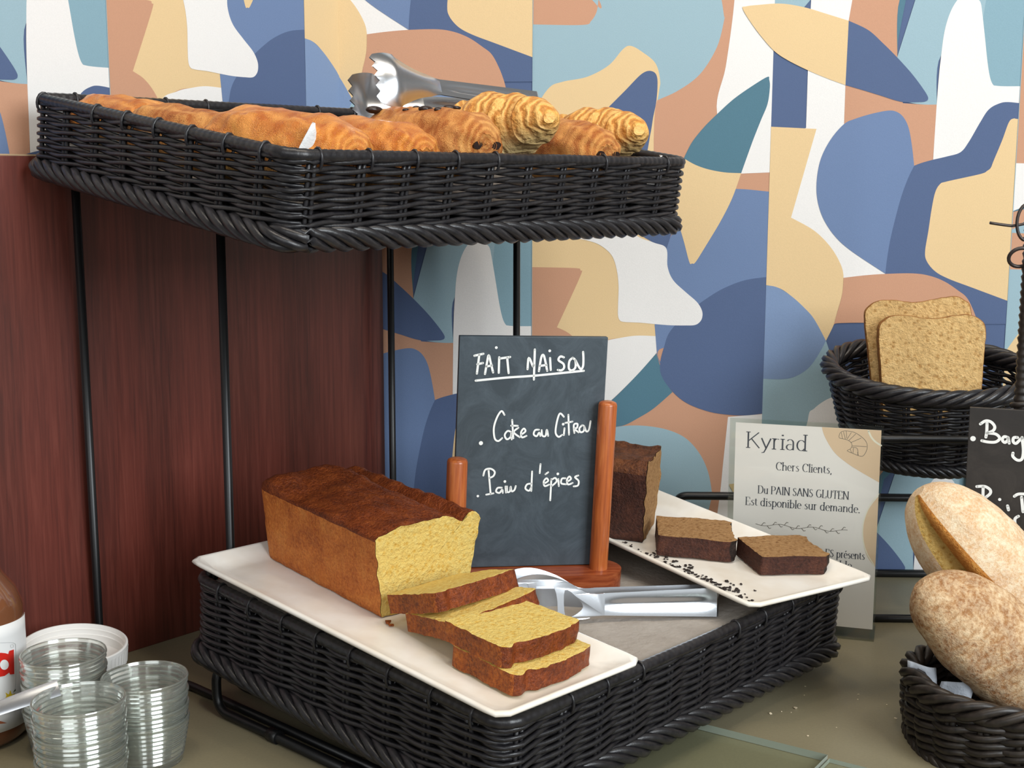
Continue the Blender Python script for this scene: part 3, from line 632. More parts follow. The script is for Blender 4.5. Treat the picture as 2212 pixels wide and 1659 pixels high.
# spice loaf on the second plate
hS = HP2+.0042
bf, bg_ = lp(1386, 1172, hS), lp(1414, 1126, hS); wv = (bg_-bf).normalized(); ang = atan2(wv.y, wv.x)
root = thing('spice_loaf', 'dark spice loaf with a burnt top, standing behind the wood-framed chalkboard', 'cake', inlow(bf.x+.033*cos(ang), bf.y+.033*sin(ang), hS, ang))
print('spice', (bg_-bf).length, math.degrees(ang))
loaf(root, .064, .086, .070, .120, ('spice_side_crust', 'spice_top_crust', 'spice_crumb'), 1, .0013, 5)
def flat_from(pxC, pxL, hh, h0):
    C, Lq = lp(*pxC, h0), lp(*pxL, h0); ey = (C-Lq).normalized(); ex = V((-ey.y, ey.x, 0)); 
    if ex.x < 0: ex = -ex
    return C, C-ey*hh, C+ex*.07
C, Lq, Rq = flat_from((1578, 1213), (1420, 1200), .066, hS+.0006)
put_slice('spice_cake_slice', 'thick brown spice cake slice with a charred end, next to the spice loaf', C, Lq, Rq, .060, .066, .064, .0185, SMt, 1, 21, 'cut slices of spice loaf')
C, Lq, Rq = flat_from((1783, 1238), (1640, 1243), .062, hS+.0006)
put_slice('spice_cake_slice', 'brown spice cake slice at the right end of its plate, near the acrylic sign', C, Lq, Rq, .052, .058, .060, .0165, SMt, 1, 22, 'cut slices of spice loaf')
# ------------------------------------------------------------------ hand-lettered chalkboards
def smooth(pts, seg=6):
    return pts if len(pts) < 3 else spline(pts, seg, False)
def ribbon(mb, pts, w, fn, mi=0, cap=True):
    """flat painted stroke of width w along 2-D points; fn maps (x, y) to 3-D"""
    P = [V((p[0], p[1])) for p in pts]; Lf, Rt = [], []
    for i, p in enumerate(P):
        t = (P[min(i+1, len(P)-1)]-P[max(i-1, 0)]); t = t.normalized() if t.length > 1e-9 else V((1, 0)); nn_ = V((-t.y, t.x)); ww = w(t, i/max(1, len(P)-1)) if callable(w) else w
        Lf.append(p+nn_*ww/2); Rt.append(p-nn_*ww/2)
    mb.add([fn(q) for q in Lf+Rt], [(i, i+1, len(P)+i+1, len(P)+i) for i in range(len(P)-1)], mi, False)
    if cap:
        for c, ww in ((P[0], (Lf[0]-Rt[0]).length), (P[-1], (Lf[-1]-Rt[-1]).length)):
            n = 10; mb.add([fn(c+V((cos(2*pi*k/n), sin(2*pi*k/n)))*ww/2) for k in range(n)], [tuple(range(n))], mi, False)
def dot(mb, c, r, fn): mb.add([fn((c[0]+r*cos(2*pi*k/14), c[1]+r*sin(2*pi*k/14))) for k in range(14)], [tuple(range(14))], 0, False)

def arc(cx, cy, rx, ry, a0, a1, n=14): return [(cx+rx*cos(rad(a0+(a1-a0)*i/n)), cy+ry*sin(rad(a0+(a1-a0)*i/n))) for i in range(n+1)]
hb = .0085
bR, bL = lp(1291, 1226, hb), lp(1291, 1226, hb)+V((-.103, .0757, 0)); bx = (bR-bL).normalized(); sl = (bR-bL).length
mB = ML @ frame(((bL.x+bR.x)/2, (bL.y+bR.y)/2, -.0078), bx, V((-bx.y, bx.x, 0))) @ M.Rotation(rad(-1.0), 4, 'Y')       # x along the board, y to the back
root = thing('table_chalkboard', 'wood-framed table chalkboard with white handwriting, standing between the two cake plates', 'chalkboard', mB)
mb = MB(); o = [(x, y) for x, y in arc(sl/2, 0, .021, .021, -90, 90, 16)+arc(-sl/2, 0, .021, .021, 90, 270, 16)]
mb.prism(o, lambda p: (p[0], p[1], 0), lambda p: (p[0], p[1], .016)); mb.build('base', 'varnished_base', root, bevel=.003)
for x, hh, r in ((sl/2, .1500, .0080), (-sl/2, .1010, .0088)):
    mb = MB(); mb.lathe([(0, .0155), (r, .0155), (r, .0155+hh-.003), (r-.0008, .0155+hh-.001), (r-.003, .0155+hh), (0, .0155+hh)], 24, (x, -.003, 0)); mb.build('post', 'varnished_wood', root, sharp=50)
mb = MB(); bx0, bx1, bz0, bz1 = -sl/2-.0005, sl/2-.001, .0165, .2195
mb.box(bx0, bx1, .0045, .0105, bz0, bz1); mb.build('slate', 'slate', root, bevel=.0006)
iB = mB.inverted(); nB = mB.to_3x3() @ V((0, 1, 0)); oB = mB @ V((0, .0044, 0))
def wr(X, Y, sx=960, sy=700, k=2.86):
    q = iB @ onplane(sx+X/k, sy+Y/k, nB, oB); return (q.x, q.z)
STK = [[(185, 195), (240, 183)], [(215, 190), (200, 305)], [(203, 248), (237, 240)], [(250, 308), (262, 240), (273, 192), (286, 240), (300, 298)], [(257, 262), (293, 255)], [(338, 205), (335, 300)], [(345, 212), (405, 203)], [(387, 207), (396, 302)],
 [(513, 278), (521, 208), (546, 262)], [(546, 262), (552, 250)], [(558, 157), (552, 342)], [(583, 290), (598, 205), (612, 192), (624, 235), (634, 288)], [(590, 258), (630, 252)], [(652, 210), (656, 283)], [(737, 205), (716, 200), (704, 222), (734, 245), (738, 270), (722, 285), (700, 283)],
 [(792, 208), (772, 228), (768, 272), (786, 286), (808, 268), (808, 225), (792, 208)], [(808, 222), (838, 275), (855, 262), (858, 215), (856, 172)], [(193, 349), (385, 330), (560, 318), (860, 288)],
 [(370, 560), (352, 537), (325, 575), (305, 640), (310, 705), (332, 722), (356, 704)], [(413, 667), (390, 660), (372, 685), (385, 711), (408, 697), (413, 667), (415, 712)], [(418, 592), (425, 705)], [(456, 640), (428, 667), (464, 698)], [(412, 627), (452, 628)], [(475, 682), (500, 662), (490, 645), (473, 668), (478, 699), (506, 690)],
 [(583, 652), (560, 655), (551, 680), (569, 692), (585, 670), (592, 690)], [(600, 655), (604, 688), (624, 690), (632, 652), (640, 690)], [(737, 572), (713, 552), (695, 600), (686, 668), (704, 696), (726, 684)], [(741, 643), (737, 685)], [(765, 560), (769, 682)], [(747, 610), (790, 602)], [(802, 672), (799, 622), (821, 616), (818, 640), (802, 646), (828, 668)],
 [(850, 624), (833, 645), (840, 667), (860, 660), (863, 632), (850, 624)], [(863, 630), (876, 662), (892, 652), (902, 600)],
 [(240, 935), (252, 900), (285, 893), (310, 912), (302, 938), (278, 950)], [(272, 900), (285, 1050)], [(258, 1053), (302, 1045)], [(353, 1010), (328, 1012), (319, 1034), (340, 1042), (356, 1022), (360, 1042)], [(377, 1003), (380, 1040)], [(386, 1003), (388, 1036), (404, 1032), (409, 1003), (415, 1032), (432, 1024), (440, 1000)],
 [(541, 910), (536, 1030)], [(536, 985), (510, 990), (500, 1015), (522, 1029), (536, 1006)], [(593, 865), (588, 920)], [(615, 985), (640, 968), (630, 952), (613, 972), (619, 1000), (646, 991)], [(624, 927), (640, 915)], [(660, 957), (653, 1088)], [(660, 962), (684, 950), (692, 972), (662, 1000)], [(703, 957), (706, 1000)], [(746, 952), (725, 955), (721, 983), (751, 989)], [(758, 973), (781, 957), (771, 941), (756, 963), (763, 990), (791, 981)], [(826, 935), (806, 945), (828, 968), (824, 996), (798, 1002)]]
f3 = lambda p: (p[0], .0040, p[1])
DOTS = [((320, 145), .0012, 0), ((650, 165), .0012, 1), ((733, 618), .0012, 3), ((700, 925), .0012, 5), ((373, 972), .0012, 4), ((225, 735), .0018, 2), ((206, 1062), .0011, 4)]
WORDS = dict(heading_fait=range(0, 8), heading_maison=range(8, 17), underline=[17], cake_word=range(18, 24), au_citron_words=range(24, 33), pain_word=range(33, 39), epices_word=range(39, 50))
for w_i, (nm, idx) in enumerate(WORDS.items()):
    mb = MB()
    for k in idx: ribbon(mb, smooth([wr(*p) for p in STK[k]]), .0019 if k < 18 else .0016, f3)
    for c, r, wi in DOTS:
        if (wi, nm) in ((0, 'heading_fait'), (1, 'heading_maison'), (2, 'cake_word'), (3, 'au_citron_words'), (4, 'pain_word'), (5, 'epices_word')): dot(mb, wr(*c), r, f3)
    if mb.f: mb.build('chalk_underline' if nm == 'underline' else 'chalk_word', 'chalk_paint', root)
print('strokes', len(STK))

# the second board, cut by the right edge of the view
y2 = -.30; p = ony(2095, 880, y2); dirx = V((1, -.33, 0)).normalized(); m2 = frame((p.x, p.y, 0), dirx, V((-dirx.y, dirx.x, 0))); zt2 = p.z
root = thing('chalkboard', 'dark chalkboard with a white handwritten bread list, behind the ciabatta at the right', 'chalkboard', m2)
mb = MB(); mb.box(0, .15, 0, .005, .0, zt2); mb.build('slate', 'slate_brown', root, bevel=.0005)
for x in (.03, .12):
    mb = MB(); mb.box(x-.008, x+.008, -.030, .034, 0, .004); mb.box(x-.008, x+.008, -.006, -.0005, .004, .022); mb.box(x-.008, x+.008, .0055, .011, .004, .022); mb.build('foot', 'varnished_base', root)
i2 = m2.inverted(); n2_ = m2.to_3x3() @ V((0, 1, 0))
def wr2(X, Y):
    q = i2 @ onplane(1780+X/5.12, 820+Y/5.12, n2_, m2.translation); return (q.x, q.z)
f4 = lambda p: (p[0], -.0004, p[1])
S2 =  [[(1730, 490), (1790, 455), (1850, 470), (1888, 520), (1868, 565), (1800, 592)], [(1803, 480), (1800, 570), (1790, 635)], [(1812, 590), (1900, 602), (1943, 648), (1900, 688), (1820, 690), (1745, 675)], [(2035, 640), (1992, 630), (1972, 665), (2000, 695), (2034, 665), (2036, 640), (2048, 702)], [(2140, 640), (2098, 642), (2092, 685), (2122, 705), (2160, 672), (2188, 645)], [(2190, 640), (2205, 780), (2190, 875), (2140, 890), (2090, 850), (2090, 812)],
 [(1690, 1182), (1775, 1180), (1835, 1215), (1838, 1258), (1790, 1300)], [(1760, 1185), (1755, 1420)], [(2030, 1395), (2040, 1440)], [(2105, 1290), (2150, 1265), (2230, 1265)], [(2185, 1300), (2200, 1460)], [(2150, 1510), (2112, 1540), (2118, 1610), (2150, 1630)], [(2250, 1560), (2180, 1560), (2190, 1640), (2250, 1630)]]
for idx, dt in ((range(0, 6), ((1648, 652), .0024)), (range(6, 10), ((1943, 1325), .0014)), (range(10, 12), None)):
    mb = MB()
    for k in idx: ribbon(mb, smooth([wr2(*q) for q in S2[k]]), .0026, f4)
    if dt: dot(mb, wr2(*dt[0]), dt[1], f4)
    mb.build('chalk_word', 'chalk_paint', root)

# ------------------------------------------------------------------ acrylic sign
HK = .2155; kBR = onz(1888, 1384); kTL = onz(1577, 903, HK); kx = (V((kBR.x, kBR.y, 0))-V((kTL.x, kTL.y, 0))); KW = kx.length; kx.normalize()
mK = frame((kTL.x, kTL.y, 0), kx, V((-kx.y, kx.x, 0)))
root = thing('sign_holder', 'upright clear acrylic sign holder with a printed card about gluten-free bread', 'sign', mK)
mb = MB(); mb.box(0, KW, 0, .0012, .002, HK); mb.build('front_pane', 'clear_acrylic', root, bevel=.0004)
mb = MB(); mb.box(0, KW, .0026, .0038, .002, HK); mb.build('back_pane', 'clear_acrylic', root, bevel=.0004)
mb = MB(); mb.box(0, KW, -.004, .045, 0, .0022); mb.build('foot', 'clear_acrylic', root, bevel=.0004)
iK = mK.inverted(); nK = mK.to_3x3() @ V((0, 1, 0))
def kp(px, py):
    q = iK @ onplane(px, py, nK, mK.translation); return (q.x, q.z)
cx0, cz1 = kp(1589, 913); cx1 = kp(1904, 932)[0]; cz0 = kp(1883, 1361)[1]
mb = MB(); mb.box(cx0, cx1, .00165, .0021, cz0, cz1); card = mb.build('printed_card', 'card_paper', root)
def on(lay): return lambda p: (p[0], .00162-.00004*lay, p[1])
def pat(name, poly, mt, lay):
    mb = MB(); q = clip(poly, cx0, cx1, cz0, cz1); mb.flat(q, on(lay), 0); mb.build(name, mt, card)
pat('peach_shape', spline([kp(*p)+((1,) if i in (0, 7, 8) else ()) for i, p in enumerate([(1772, 905), (1778, 935), (1790, 960), (1806, 982), (1832, 1003), (1862, 1022), (1890, 1038), (1925, 1058), (1940, 905)])], 6), 'card_peach', 1)
pat('cream_shape', spline([kp(*p)+((1,) if i in (0, 6) else ()) for i, p in enumerate([(1920, 1052), (1893, 1078), (1872, 1110), (1863, 1150), (1868, 1190), (1885, 1220), (1920, 1250)])], 6), 'card_peach', 1)
mb = MB(); ribbon(mb, smooth([kp(*p) for p in [(1898, 1068), (1878, 1095), (1865, 1130), (1864, 1165), (1872, 1195), (1888, 1222)]]), .0010, on(2)); mb.build('cream_line', 'card_cream', card); mb = MB(); ribbon(mb, smooth([kp(*p) for p in [(1876, 932), (1882, 945), (1891, 955), (1903, 963)]]), .0018, on(2)); mb.build('cream_line', 'card_cream', card)
mb = MB()
CR = [[(190, 655), (165, 640), (180, 590), (230, 570), (330, 585), (420, 640), (470, 700), (475, 770), (440, 840), (400, 850), (320, 820), (255, 790), (290, 770), (310, 730), (290, 690), (240, 665), (190, 655)], [(190, 590), (205, 655)], [(215, 580), (235, 660)], [(245, 575), (250, 650)], [(300, 590), (255, 660)], [(350, 605), (275, 675)], [(410, 650), (295, 700)], [(470, 745), (310, 735)], [(310, 750), (360, 760), (375, 800), (370, 840)], [(290, 775), (305, 815)], [(325, 760), (320, 815)], [(380, 840), (370, 810)]]
for s_ in CR: ribbon(mb, smooth([kp(1780+x/5.12, 820+y/5.12) for x, y in s_], 4), .00042, on(3))
mb.build('croissant_drawing', 'card_line', card); mb = MB()
xs = [(1632+i*6.2, 1132+i*.52+3*sin(i*.55)) for i in range(33)]; ribbon(mb, [kp(*p) for p in xs], .00045, on(3))
for i in range(2, 32, 2):
    x, y = xs[i]; s1 = 1 if i % 4 else -1; ribbon(mb, [kp(x, y), kp(x+5, y-6*s1), kp(x+8, y-5*s1)], .0006, on(3))
mb.build('twig_drawing', 'card_line', card)
# a small high-contrast roman: thick uprights, hairline horizontals, slab serifs (em = capital height)
X_ = .66
O_ = arc(.31, .33, .25, .34, 90, 450); st = lambda x, a, b: [(x, a), (x, b)]
GL = {'K': (.80, [st(.14, 0, 1), [(.72, 1), (.16, .44)], [(.32, .58), (.76, 0)]]), 'y': (.62, [[(.07, X_), (.33, .02)], [(.58, X_), (.33, .02), (.22, -.24), (.08, -.28)]]), 'r': (.46, [st(.14, 0, X_), arc(.32, .44, .18, .22, 175, 60, 8)]), 'i': (.28, [st(.14, 0, X_), arc(.14, .90, .03, .03, 0, 360, 8)]),
 'a': (.58, [arc(.27, .46, .17, .21, 150, 0, 8)+[(.44, .0)], arc(.26, .18, .18, .18, 60, 330, 12)]), 'd': (.66, [st(.50, 0, 1), arc(.29, .33, .22, .33, 40, 320)]), 'C': (.78, [arc(.44, .5, .34, .5, 50, 310, 18), st(.70, .74, .96)]), 'h': (.66, [st(.13, 0, 1), arc(.34, .42, .18, .24, 170, 0, 9)+[(.52, 0)]]), 'e': (.56, [[(.08, .36), (.50, .36)]+arc(.29, .33, .22, .33, 10, 310)]),
 's': (.48, [[(.40, .60), (.24, .67), (.11, .52), (.24, .38), (.40, .24), (.34, .04), (.20, -.01), (.07, .08)]]), 'l': (.28, [st(.14, 0, 1)]), 'n': (.66, [st(.13, 0, X_), arc(.34, .42, .18, .24, 170, 0, 9)+[(.52, 0)]]), 't': (.40, [[(.17, .86), (.17, .14), (.26, 0), (.37, .06)], [(.02, X_), (.36, X_)]]), ',': (.24, [[(.11, .06), (.13, -.04), (.07, -.16)]]), '.': (.24, [arc(.12, .04, .04, .04, 0, 360, 8)]),
 'D': (.86, [st(.14, 0, 1), [(.14, 1)]+arc(.38, .5, .38, .5, 90, -90)+[(.14, 0)]]), 'u': (.66, [[(.13, X_), (.13, .2)]+arc(.31, .2, .18, .2, 180, 340, 8), st(.52, 0, X_)]), 'P': (.72, [st(.14, 0, 1), [(.14, 1)]+arc(.38, .74, .26, .26, 90, -90)+[(.14, .48)]]), 'A': (.80, [[(.06, 0), (.38, 1)], [(.38, 1), (.72, 0)], [(.17, .34), (.58, .34)]]), 'I': (.34, [st(.17, 0, 1)]),
 'N': (.86, [st(.12, 0, 1), [(.12, 1), (.70, 0)], st(.72, 0, 1)]), 'S': (.62, [[(.50, .84), (.34, 1.0), (.12, .84), (.16, .62), (.42, .44), (.52, .24), (.36, .0), (.16, .02), (.08, .18)]]), 'G': (.84, [arc(.44, .5, .34, .5, 50, 320, 18), st(.72, .06, .44), [(.54, .44), (.80, .44)]]), 'L': (.66, [st(.14, 0, 1), [(.14, 0), (.60, 0), (.60, .24)]]), 'U': (.80, [[(.14, 1), (.14, .3)]+arc(.39, .3, .25, .3, 180, 360, 10)+[(.64, 1)]]), 'T': (.72, [st(.36, 0, 1), [(.05, .78), (.05, 1), (.67, 1), (.67, .78)]]), 'E': (.70, [st(.14, 0, 1), [(.14, 1), (.58, 1), (.58, .80)], [(.14, .5), (.46, .5)], [(.14, 0), (.62, 0), (.62, .22)]]),
 'b': (.66, [st(.14, 0, 1), arc(.35, .33, .22, .33, 220, -140)[:0]+arc(.35, .33, .22, .33, 140, -140)]), 'p': (.66, [st(.14, -.3, X_), arc(.35, .33, .22, .33, 140, -140)]), 'o': (.62, [O_]), 'm': (.98, [st(.13, 0, X_), arc(.31, .42, .16, .24, 170, 0, 9)+[(.47, 0)], arc(.65, .42, .16, .24, 170, 0, 9)+[(.81, 0)]]), ' ': (.34, [])}
GL['F'] = (.66, [st(.14, 0, 1), [(.14, 1), (.60, 1), (.60, .78)], [(.14, .5), (.48, .5)]]); GL['R'] = (.80, [st(.14, 0, 1), [(.14, 1)]+arc(.38, .75, .24, .25, 90, -90)+[(.14, .5)], [(.36, .5), (.70, 0)]]); GL['O'] = (.84, [arc(.42, .5, .34, .5, 0, 360, 24)])
GL['é'] = (GL['e'][0], GL['e'][1]+[[(.22, .80), (.36, .98)]])
def text(mb, s, x, y, size, width=None, thick=.13, thin=.035, lay=2, track=0, align=0, sx=1.0, fn=None):
    adv = sum(GL[c][0]+track for c in s); k = (width/(adv*size)) if width else sx; x -= align*adv*size*k
    on_ = (lambda l: fn) if fn else on
    wf = lambda t, u: size*(thin+(thick-thin)*abs(t.y)**1.6)
    for c in s:
        a, strokes = GL[c]
        for q in strokes:
            P = [(x+p[0]*size*k, y+p[1]*size) for p in q]; ribbon(mb, P, wf, on_(lay), cap=False)
            if len(q) == 2 and abs(q[0][0]-q[1][0]) < .01 and abs(q[0][1]-q[1][1]) > .5:
                for e_ in (0, 1): ribbon(mb, [(P[e_][0]-.12*size*k, P[e_][1]), (P[e_][0]+.12*size*k, P[e_][1])], size*.05, on_(lay), cap=False)
        x += (a+track)*size*k
def line(s, p0, p1, cap, **k):
    a, b_ = kp(*p0), kp(*p1); mb = MB(); text(mb, s, a[0], a[1], cap/2215, width=b_[0]-a[0], **k); mb.build('text_line', 'card_ink', card)
line('Kyriad', (1610, 967), (1745, 975), 35, thick=.10, thin=.03)
line('Chers Clients,', (1675, 1016), (1797, 1022), 18)
line('Du PAIN SANS GLUTEN', (1636, 1066), (1834, 1074), 17.5)
line('Est disponible sur demande.', (1609, 1091), (1858, 1101), 18)
line('ES présents', (1782, 1203), (1868, 1207), 17)
line('table', (1794, 1227), (1840, 1229), 17.5)
# ------------------------------------------------------------------ pastries in the raised tray (tray coordinates: s along the front, t to the back, h up)
def roll(name, label, m, ln, w, hgt, mt, seed, choc=True, chips=False, group='chocolate rolls in the raised tray'):
    """laminated roll lying along local y; origin at its middle"""
    root = thing(name, label, 'pastry', m, group); mb = MB(); ny, n = 40, 40; rows = []
    for j in range(ny+1):
        v = -1+2*j/ny; e = max(0, 1-abs(v)**3.2)**.42; row = []
        for k in range(n):
            a = 2*pi*k/n; c, s_ = cos(a), sin(a); pw = 2.5
            x = w/2*math.copysign(abs(c)**(2/pw), c); z = hgt/2*math.copysign(abs(s_)**(2/(2.1 if s_ > 0 else 3.2)), s_)
            q = (.30+.70*e); g = 1+.022*sin(17*v+3*c+seed+2*noise.noise(V((v*3, c, seed))))*(abs(v) > .4)+.06*noise.noise(V((c*1.6+seed, s_*1.6, v*2.2)))
            lay = .0010*sin(a*9+5*v+seed) if abs(v) > .3 else .0004*sin(a*9)
            row.append(((x*q*g)+lay*c, ln/2*v*(1+.03*noise.noise(V((c, s_, seed)))), (z*q*g)+lay*s_+.002*noise.noise(V((v*3, seed, c*2)))))
        rows.append(row)
    mb.grid(rows, cv=True, flip=True)
    for r_, vv, fl in ((rows[0], -1.0, 1), (rows[-1], 1.0, 0)):          # spiral ends, rings stepping inwards
        rr = [r_]
        for i in range(1, 10):
            q = 1-i/9.5; st_ = .0018*(i % 2)+.0006*i
            rr.append([(p[0]*q, p[1]-vv*(st_-.0012*i*.5), p[2]*q) for p in r_])
        mb.grid(rr, cv=True, flip=not fl); b = len(mb.v)-n; mb.f.append(tuple(b+k for k in (range(n) if fl else range(n-1, -1, -1)))); mb.mi.append(0); mb.sm.append(True)
    mb.build('crust', mt, root)
    if choc:
        for sx in (-.22, .24):
            mb = MB(); x, z = sx*w*.7, -.004+.06*hgt
            o = [(x+.0048*cos(2*pi*k/12)*(1+.2*sin(k)), z+.0032*sin(2*pi*k/12)) for k in range(12)]
            for sy in (-1, 1): pass
            mb.prism(o, lambda p: (p[0], ln*.497, p[1]), lambda p: (p[0], -ln*.499, p[1])); mb.build('chocolate_bar', 'dark_chocolate', root)
    if chips:
        rnd = random.Random(seed)
        for i in range(9):
            y, x = rnd.uniform(-.28, .40)*ln, rnd.uniform(-.26, .26)*w; z = hgt/2*(1-abs(2*x/w)**2.1)**.48*1.0; r = rnd.uniform(.0022, .0058); mb = MB(); an = rnd.uniform(0, 3)
            rr = [[(x+r*1.25*cos(pi*i2/8-pi/2)*cos(2*pi*k/10+an)*(1.3 if k % 5 else 1), y+r*cos(pi*i2/8-pi/2)*sin(2*pi*k/10+an), z+r*.62*sin(pi*i2/8-pi/2)) for k in range(10)] for i2 in range(9)]
            mb.grid(rr, cv=True); mb.build('chocolate_chip', 'dark_chocolate', root)
    return root
def croissant(name, label, m, ln, R, bend, seed, mt='croissant_crust'):
    """spine curved in the local xy plane, tips pulled to -x; origin at the middle"""
    root = thing(name, label, 'pastry', m, 'croissants in the raised tray'); mb = MB(); ny, n = 150, 36; rows = []; ang = rad(bend); rad_ = ln/ang; nseg = 6.0
    for j in range(ny+1):
        v = j/ny; th = (v-.5)*ang; cx, cy = rad_*(cos(th)-1), rad_*sin(th); d = abs(v-.5)*2
        seg = d*nseg/2; fr = seg-math.floor(seg); step = (1-fr)**1.0                 # each wound layer ends in a raised edge
        r0 = R*(1-d**1.35)**.85+.0095*(d**1.2); r0 *= .88+.17*step*(1 if d < .93 else .4)
        if d > .985: r0 *= .55
        row = []
        for k in range(n):
            a = 2*pi*k/n+.6*(v-.5)*2; nzv = 1+.07*noise.noise(V((cos(a)*1.5+seed, sin(a)*1.5, v*7)))+.025*noise.noise(V((cos(a)*4, sin(a)*4+seed, v*30)))
            x, z = r0*nzv*cos(a), r0*nzv*sin(a)*.90
            if z < -r0*.75: z = -r0*.75+(z+r0*.75)*.3
            row.append((cx+x*cos(th), cy+x*sin(th), z))
        rows.append(row)
    mb.grid(rows, cv=True, flip=True)
    for r_, fl in ((rows[0], 0), (rows[-1], 1)):
        b = len(mb.v); mb.v += r_; mb.f.append(tuple(b+k for k in (range(n) if fl else range(n-1, -1, -1)))); mb.mi.append(0); mb.sm.append(True)
    mb.build('crust', mt, root); return root
def pup(s, t, h, yaw=0, pitch=0, rollx=0): return MU @ T(s, t, h) @ M.Rotation(rad(yaw), 4, 'Z') @ M.Rotation(rad(pitch), 4, 'X') @ M.Rotation(rad(rollx), 4, 'Y')
roll('glazed_roll', 'large shiny golden roll at the front left corner of the raised tray', pup(.052, .072, -.0055, 14, 0), .128, .078, .058, 'glazed_crust', 3, False)
roll('chocolate_roll', 'smooth glazed chocolate roll between the large shiny roll and the chip-topped one', pup(.126, .066, -.005, 4, -3), .120, .064, .052, 'glazed_crust', 5)
roll('chocolate_roll', 'chocolate roll sprinkled with dark chocolate chips on its top', pup(.197, .074, .003, 0, -6), .132, .066, .056, 'chocolate_roll_crust', 7, True, True)
roll('chocolate_roll', 'brown chocolate roll squeezed between the two croissants', pup(.352, .066, .001, -6, -4), .122, .058, .054, 'chocolate_roll_crust', 9)
croissant('croissant', 'large golden croissant resting on its neighbours in the middle of the raised tray', pup(.276, .080, .015, 6, -14), .158, .0345, 62, 4)
croissant('croissant', 'golden croissant at the right end of the raised tray', pup(.410, .082, .009, -2, -13), .160, .0325, 58, 8)
roll('chocolate_roll', 'flaky chocolate roll along the left side of the raised tray, behind the large shiny roll', pup(.050, .190, -.013, 12, 0), .120, .066, .050, 'chocolate_roll_crust', 11)
roll('chocolate_roll', 'rearmost pastry on the left of the raised tray, mostly hidden by the rim', pup(.056, .296, -.014, 6, 0), .110, .064, .046, 'glazed_crust', 13)
# paper corners sticking up over the rim
for nm, s0, t0, an, w in (('a', .036, .024, 16, .062), ('b', .434, .014, -6, .034)):
    mb = MB(); k = 10; rows = []
    for i in range(k+1):
        u = i/k; rows.append([((-.5+v)*w*(1-u*.85)+.002*sin(u*5), .004*sin(u*4+v*3)+.0006*(v-.5), -.036+.056*u*(1 if nm == 'a' else .72)) for v in [q/8 for q in range(9)]])
    mb.grid(rows); o = mb.build('paper_corner', 'napkin_white'); o.matrix_world = pup(s0, t0, 0, an); o.modifiers.new('thick', 'SOLIDIFY').thickness = .0004
    tag(o, 'embossed white napkin corner standing up against the large shiny roll' if nm == 'a' else 'small white napkin corner showing under the right-hand croissant', 'napkin')

# ------------------------------------------------------------------ tongs
def arm(mb, outl, thick, bow, holes=(), mi=0):
    """sheet-steel arm: outline in (x, z); bow(x, z) gives y; optional window outlines"""
    loops = [[V((p[0], p[1], 0)) for p in outl]]+[[V((p[0], p[1], 0)) for p in h] for h in holes]
    tri = tessellate_polygon(loops); pts = [p for l in loops for p in l]; n = len(pts)
    f = [(p.x, bow(p.x, p.y), p.y) for p in pts]; b_ = [(p.x, bow(p.x, p.y)+thick, p.y) for p in pts]
    mb.add(f+b_, [tuple(t) for t in tri]+[tuple(n+i for i in t)[::-1] for t in tri], mi, True); st_ = 0
    b0_ = len(mb.v)-2*n
    for l in loops:
        m_ = len(l); mb.add([f[st_+i] for i in range(m_)]+[b_[st_+i] for i in range(m_)], [(i, (i+1) % m_, m_+(i+1) % m_, m_+i) for i in range(m_)], mi, False); st_ += m_
def handle_grid(mb, x0, x1, z0, z1, y0, thick, ybow):
    """ribbed handle strip from x0 to x1 with a channel pressed into it"""
    rows = []; nx = 24
    for i in range(nx+1):
        u = i/nx; x = x0+(x1-x0)*u; zz0, zz1 = z0(u), z1(u); row = []
        for k in range(13):
            v = k/12; g = math.exp(-((v-.5)/.16)**2)*.0022*min(1, (1-u)*6)*min(1, u*5)
            row.append((x, y0+ybow(u)+g, zz0+(zz1-zz0)*v))
        rows.append(row)
    mb.grid(rows); mb.grid([[(p[0], p[1]+thick, p[2]) for p in r] for r in rows], flip=True)
